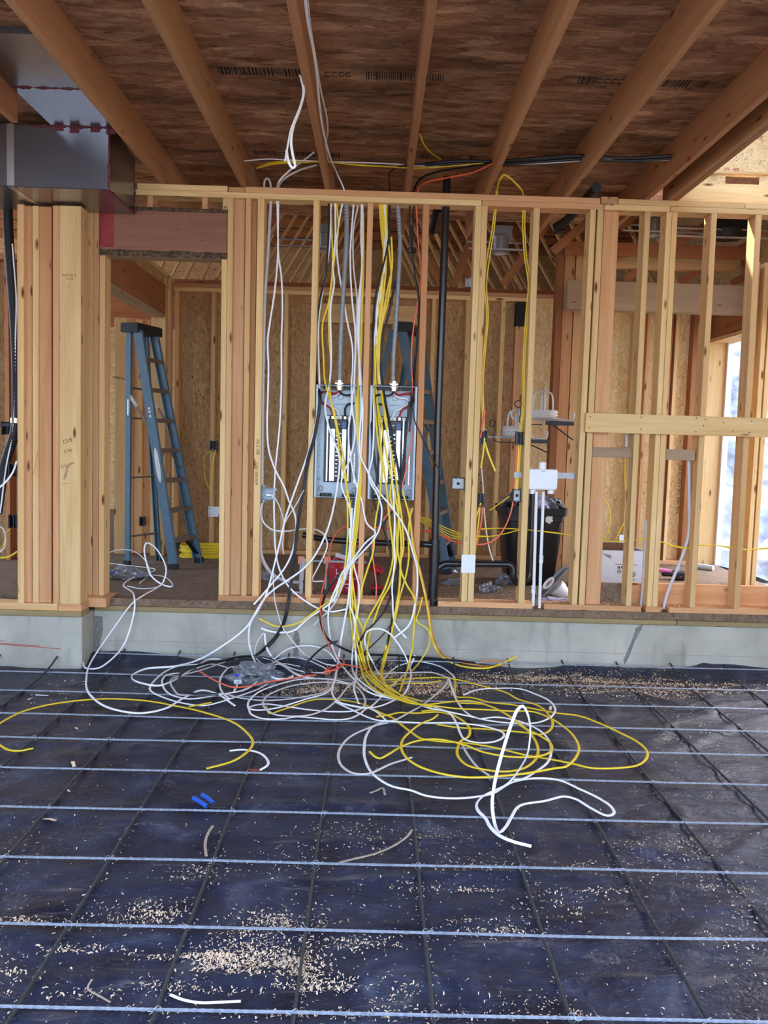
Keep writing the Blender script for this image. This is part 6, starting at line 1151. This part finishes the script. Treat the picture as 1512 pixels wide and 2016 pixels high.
# ---- yellow coil behind the ladder
yc = fl(398, 1092, ZF); yc = Vector((at(398, 1090, 8.55).x, 8.55, ZF)); o = empty('cable_coil', yc, 'flat coil of yellow cable on the floor behind the blue ladder', 'cable coil')
for k in range(7):
    t_ = MB(); r_ = .20-.012*(k % 3); t_.tube([yc+Vector((math.cos(a)*r_*1.1, math.sin(a)*r_*.8, .012+.017*k+.004*math.sin(3*a+k))) for a in [2*math.pi*i/40 for i in range(40)]], .010, 6, closed=True); t_.build('turn', M['wire_yellow'], o, True)
cable('yellow cable hanging in a bow below the box on the back wall', 'y', ['Y8.82', (420, 885), (405, 895), (402, 925), (407, 950), (414, 965)], .005, 'yellow cables at the back wall box'); cable('yellow cable pair strand dropping straight below the box on the back wall', 'y', ['Y8.82', (424, 886), (420, 910), (417, 940), (416, 985)], .005, 'yellow cables at the back wall box')
# ---- right-hand bays
for k in range(2): cable(('left', 'right')[k]+' yellow cable of two hanging just right of the double studs', 'y', ['Y6.38', (974+3*k, 408), (968+4*k, 457), (959+5*k, 507), (954+4*k, 560), (958+3*k, 624), (952+3*k, 695), (948+3*k, 758), (949+3*k, 800), (951+2*k, 850)], .0042, 'yellow cables hanging right of the double studs')
for k in range(2): cable(('left', 'right')[k]+' yellow cable of two hanging to the wide black box', 'y', ['Y6.38', (1030+4*k, 408), (1029+4*k, 444), (1033+4*k, 507), (1040+5*k, 557), (1035+4*k, 624), (1030+3*k, 716), (1029+3*k, 800), (1023+3*k, 852)], .0042, 'yellow cables hanging to the wide black box')
for k in range(2): cable(('left', 'right')[k]+' yellow cable between the wide black box and the knob box', 'y', ['Y6.37', (1021+4*k, 874), (1020+3*k, 905), (1018+3*k, 935), (1015+3*k, 964)], .0055, 'yellow cables between the black boxes')
cable('orange cable looping from the wide black box toward the drain', 'o', ['Y6.37', (1017, 874), (1014, 948), (1005, 1011), (985, 1052), (963, 1069), (938, 1072), (907, 1069)], .0055, GR)
cable('yellow cable tail crossing left below the upper small box', 'y', ['Y6.37', (954, 862), (952, 885), (947, 921)], .0062, GR); cable('yellow cable tail crossing right below the upper small box', 'y', ['Y6.375', (953, 866), (962, 895), (975, 928)], .0062, GR)
cable('orange cable tail sticking up beside the upper small box', 'o', ['Y6.37', (955, 808), (951, 830), (946, 862)], .007, GR)
cable('yellow cable fanning left from the lower small box', 'y', ['Y6.37', (947, 990), (941, 1008), (932, 1030), (926, 1045)], .006, GR); cable('yellow cable dropping straight from the lower small box', 'y', ['Y6.37', (945, 992), (943, 1020), (938, 1060), (935, 1090)], .005, GR); cable('orange cable dropping beside the yellow ones at the lower small box', 'o', ['Y6.38', (950, 994), (948, 1025), (943, 1050), (939, 1072)], .0055, GR)
cable('thin tan cable leaning past the lower small box to the floor', 'g', ['Y6.4', (948, 920), (951, 960), (953, 1000), (958, 1050), (966, 1090), (971, 1104)], .004, GR)
cable('yellow cable end lying free before the bin', 'y', ['Y6.42', (964, 1005), (985, 990), (1003, 977)], .0065, GR)
for k in range(4): cable(('topmost', 'second', 'third', 'lowest')[k]+' yellow cable strung behind the drain stack to the double studs', 'y', ['Y6.5', (826, 1017+3*k), (847, 1024+4*k), (864, 1033+4*k), (889, 1044+5*k), (908, 1051+3*k), 'Y6.38', (934, 1054+(k % 2)*2), (964, 1056), (997, 1050), (1024, 1043)], .0055, 'yellow cables strung behind the drain stack')
for k in range(2): cable(('upper', 'lower')[k]+' yellow cable threaded through all the right-hand studs', 'y', ['Y6.385', (947, 1041+k), (985, 1040), (1024, 1042), (1047, 1044), (1089, 1048+k), (1127, 1054), (1156, 1057+3*k), (1189, 1065), (1227, 1065+k), (1252, 1063), (1275, 1062-k), (1302, 1067), (1331, 1075+2*k), (1361, 1079), (1378, 1074-k), (1411, 1074), (1444, 1080-2*k), (1465, 1082), (1520, 1080-2*k), (1600, 1078)], .0055, 'yellow cables threaded through the right studs')
cable('thin yellow cable curving on the far wall above the carton', 'y', ['Y8.5', (1191, 981), (1201, 1007), (1198, 1044), (1187, 1066)], .005, GR); cable('thin yellow cable slanting to the white box above the carton', 'y', ['Y8.5', (1229, 1028), (1220, 1046), (1212, 1063)], .005, GR); cable('yellow cable falling below the left blocking board', 'y', ['Y6.9', (1231, 900), (1230, 936), (1232, 966)], .0055, GR)
# ---- far left edge
h = MB(); P_ = spline([at(*p, 6.33) for p in ((15, 412), (17, 470), (22, 540), (28, 620), (32, 700), (33, 780), (32, 830), (27, 860), (17, 890), (8, 920), (2, 960), (-6, 1010))], .008); h.tube(P_, [.034*(1+.06*(i % 2)) for i in range(len(P_))], 10)
o = empty('corrugated_hose', at(0, 960, 6.33), 'black corrugated hose at the far left edge', 'hose'); h.build('hose_wall', M['rubber'], o, True); h = MB(); q = at(32, 828, 6.33); h.lathe([(.037, -.02), (.04, -.018), (.04, .018), (.037, .02)], q, n=14); h.build('silver_clamp', M['chrome'], o, True)
bbox('bracket_arm', at(-20, 836, 6.6)+Vector((0, 0, -.01)), at(30, 836, 6.6)+Vector((0, .03, .01)), M['darkm'], o)
cable('white cable tucked beside the corrugated hose', 'w', ['Y6.30', (24, 480), (28, 530), (32, 590), (30, 680), (29, 780), (25, 850), (12, 920), (4, 980), (0, 1010)], .005, 'cables at the far left edge'); cable('white cable reaching left from the upper box at the far left', 'w', ['Y6.13', (33, 908), (25, 930), (12, 948), (-6, 964)], .006, 'cables at the far left edge'); cable('yellow cable bowed on the floor at the far left', 'y', ['Y6.25', (24, 1037), (14, 1048), (8, 1070), 'Y6.4', (-4, 1097), (15, 1097), (34, 1086)], .006, 'cables at the far left edge'); cable('pale coiled cable beside the lower box at the far left', 'g', ['Y6.2', (-6, 1035), (6, 1040), (11, 1058), (8, 1080), (-6, 1090)], .009, 'cables at the far left edge')
cable('thin dark red wire stuck to the left plank cluster', 'b', ['Y6.035', (101, 612), (94, 641), (96, 687), (89, 733), (79, 770), (81, 803), (84, 822), (81, 856), (73, 899), (66, 932), (58, 947)], .0022, 'cables at the far left edge')
M['wire_brown'].node_tree.nodes  # material kept simple
# thin wires at the recessed lights
cable('thin white cable curling down to the right recessed light', 'w', ['Y8.0', (967, 430), (975, 445), (978, 470), (976, 480)], .004, GR); cable('thin white cable looping over the right recessed light box', 'w', ['Y8.0', (1010, 448), (995, 445), (988, 455), (996, 468), (1000, 478)], .004, GR)
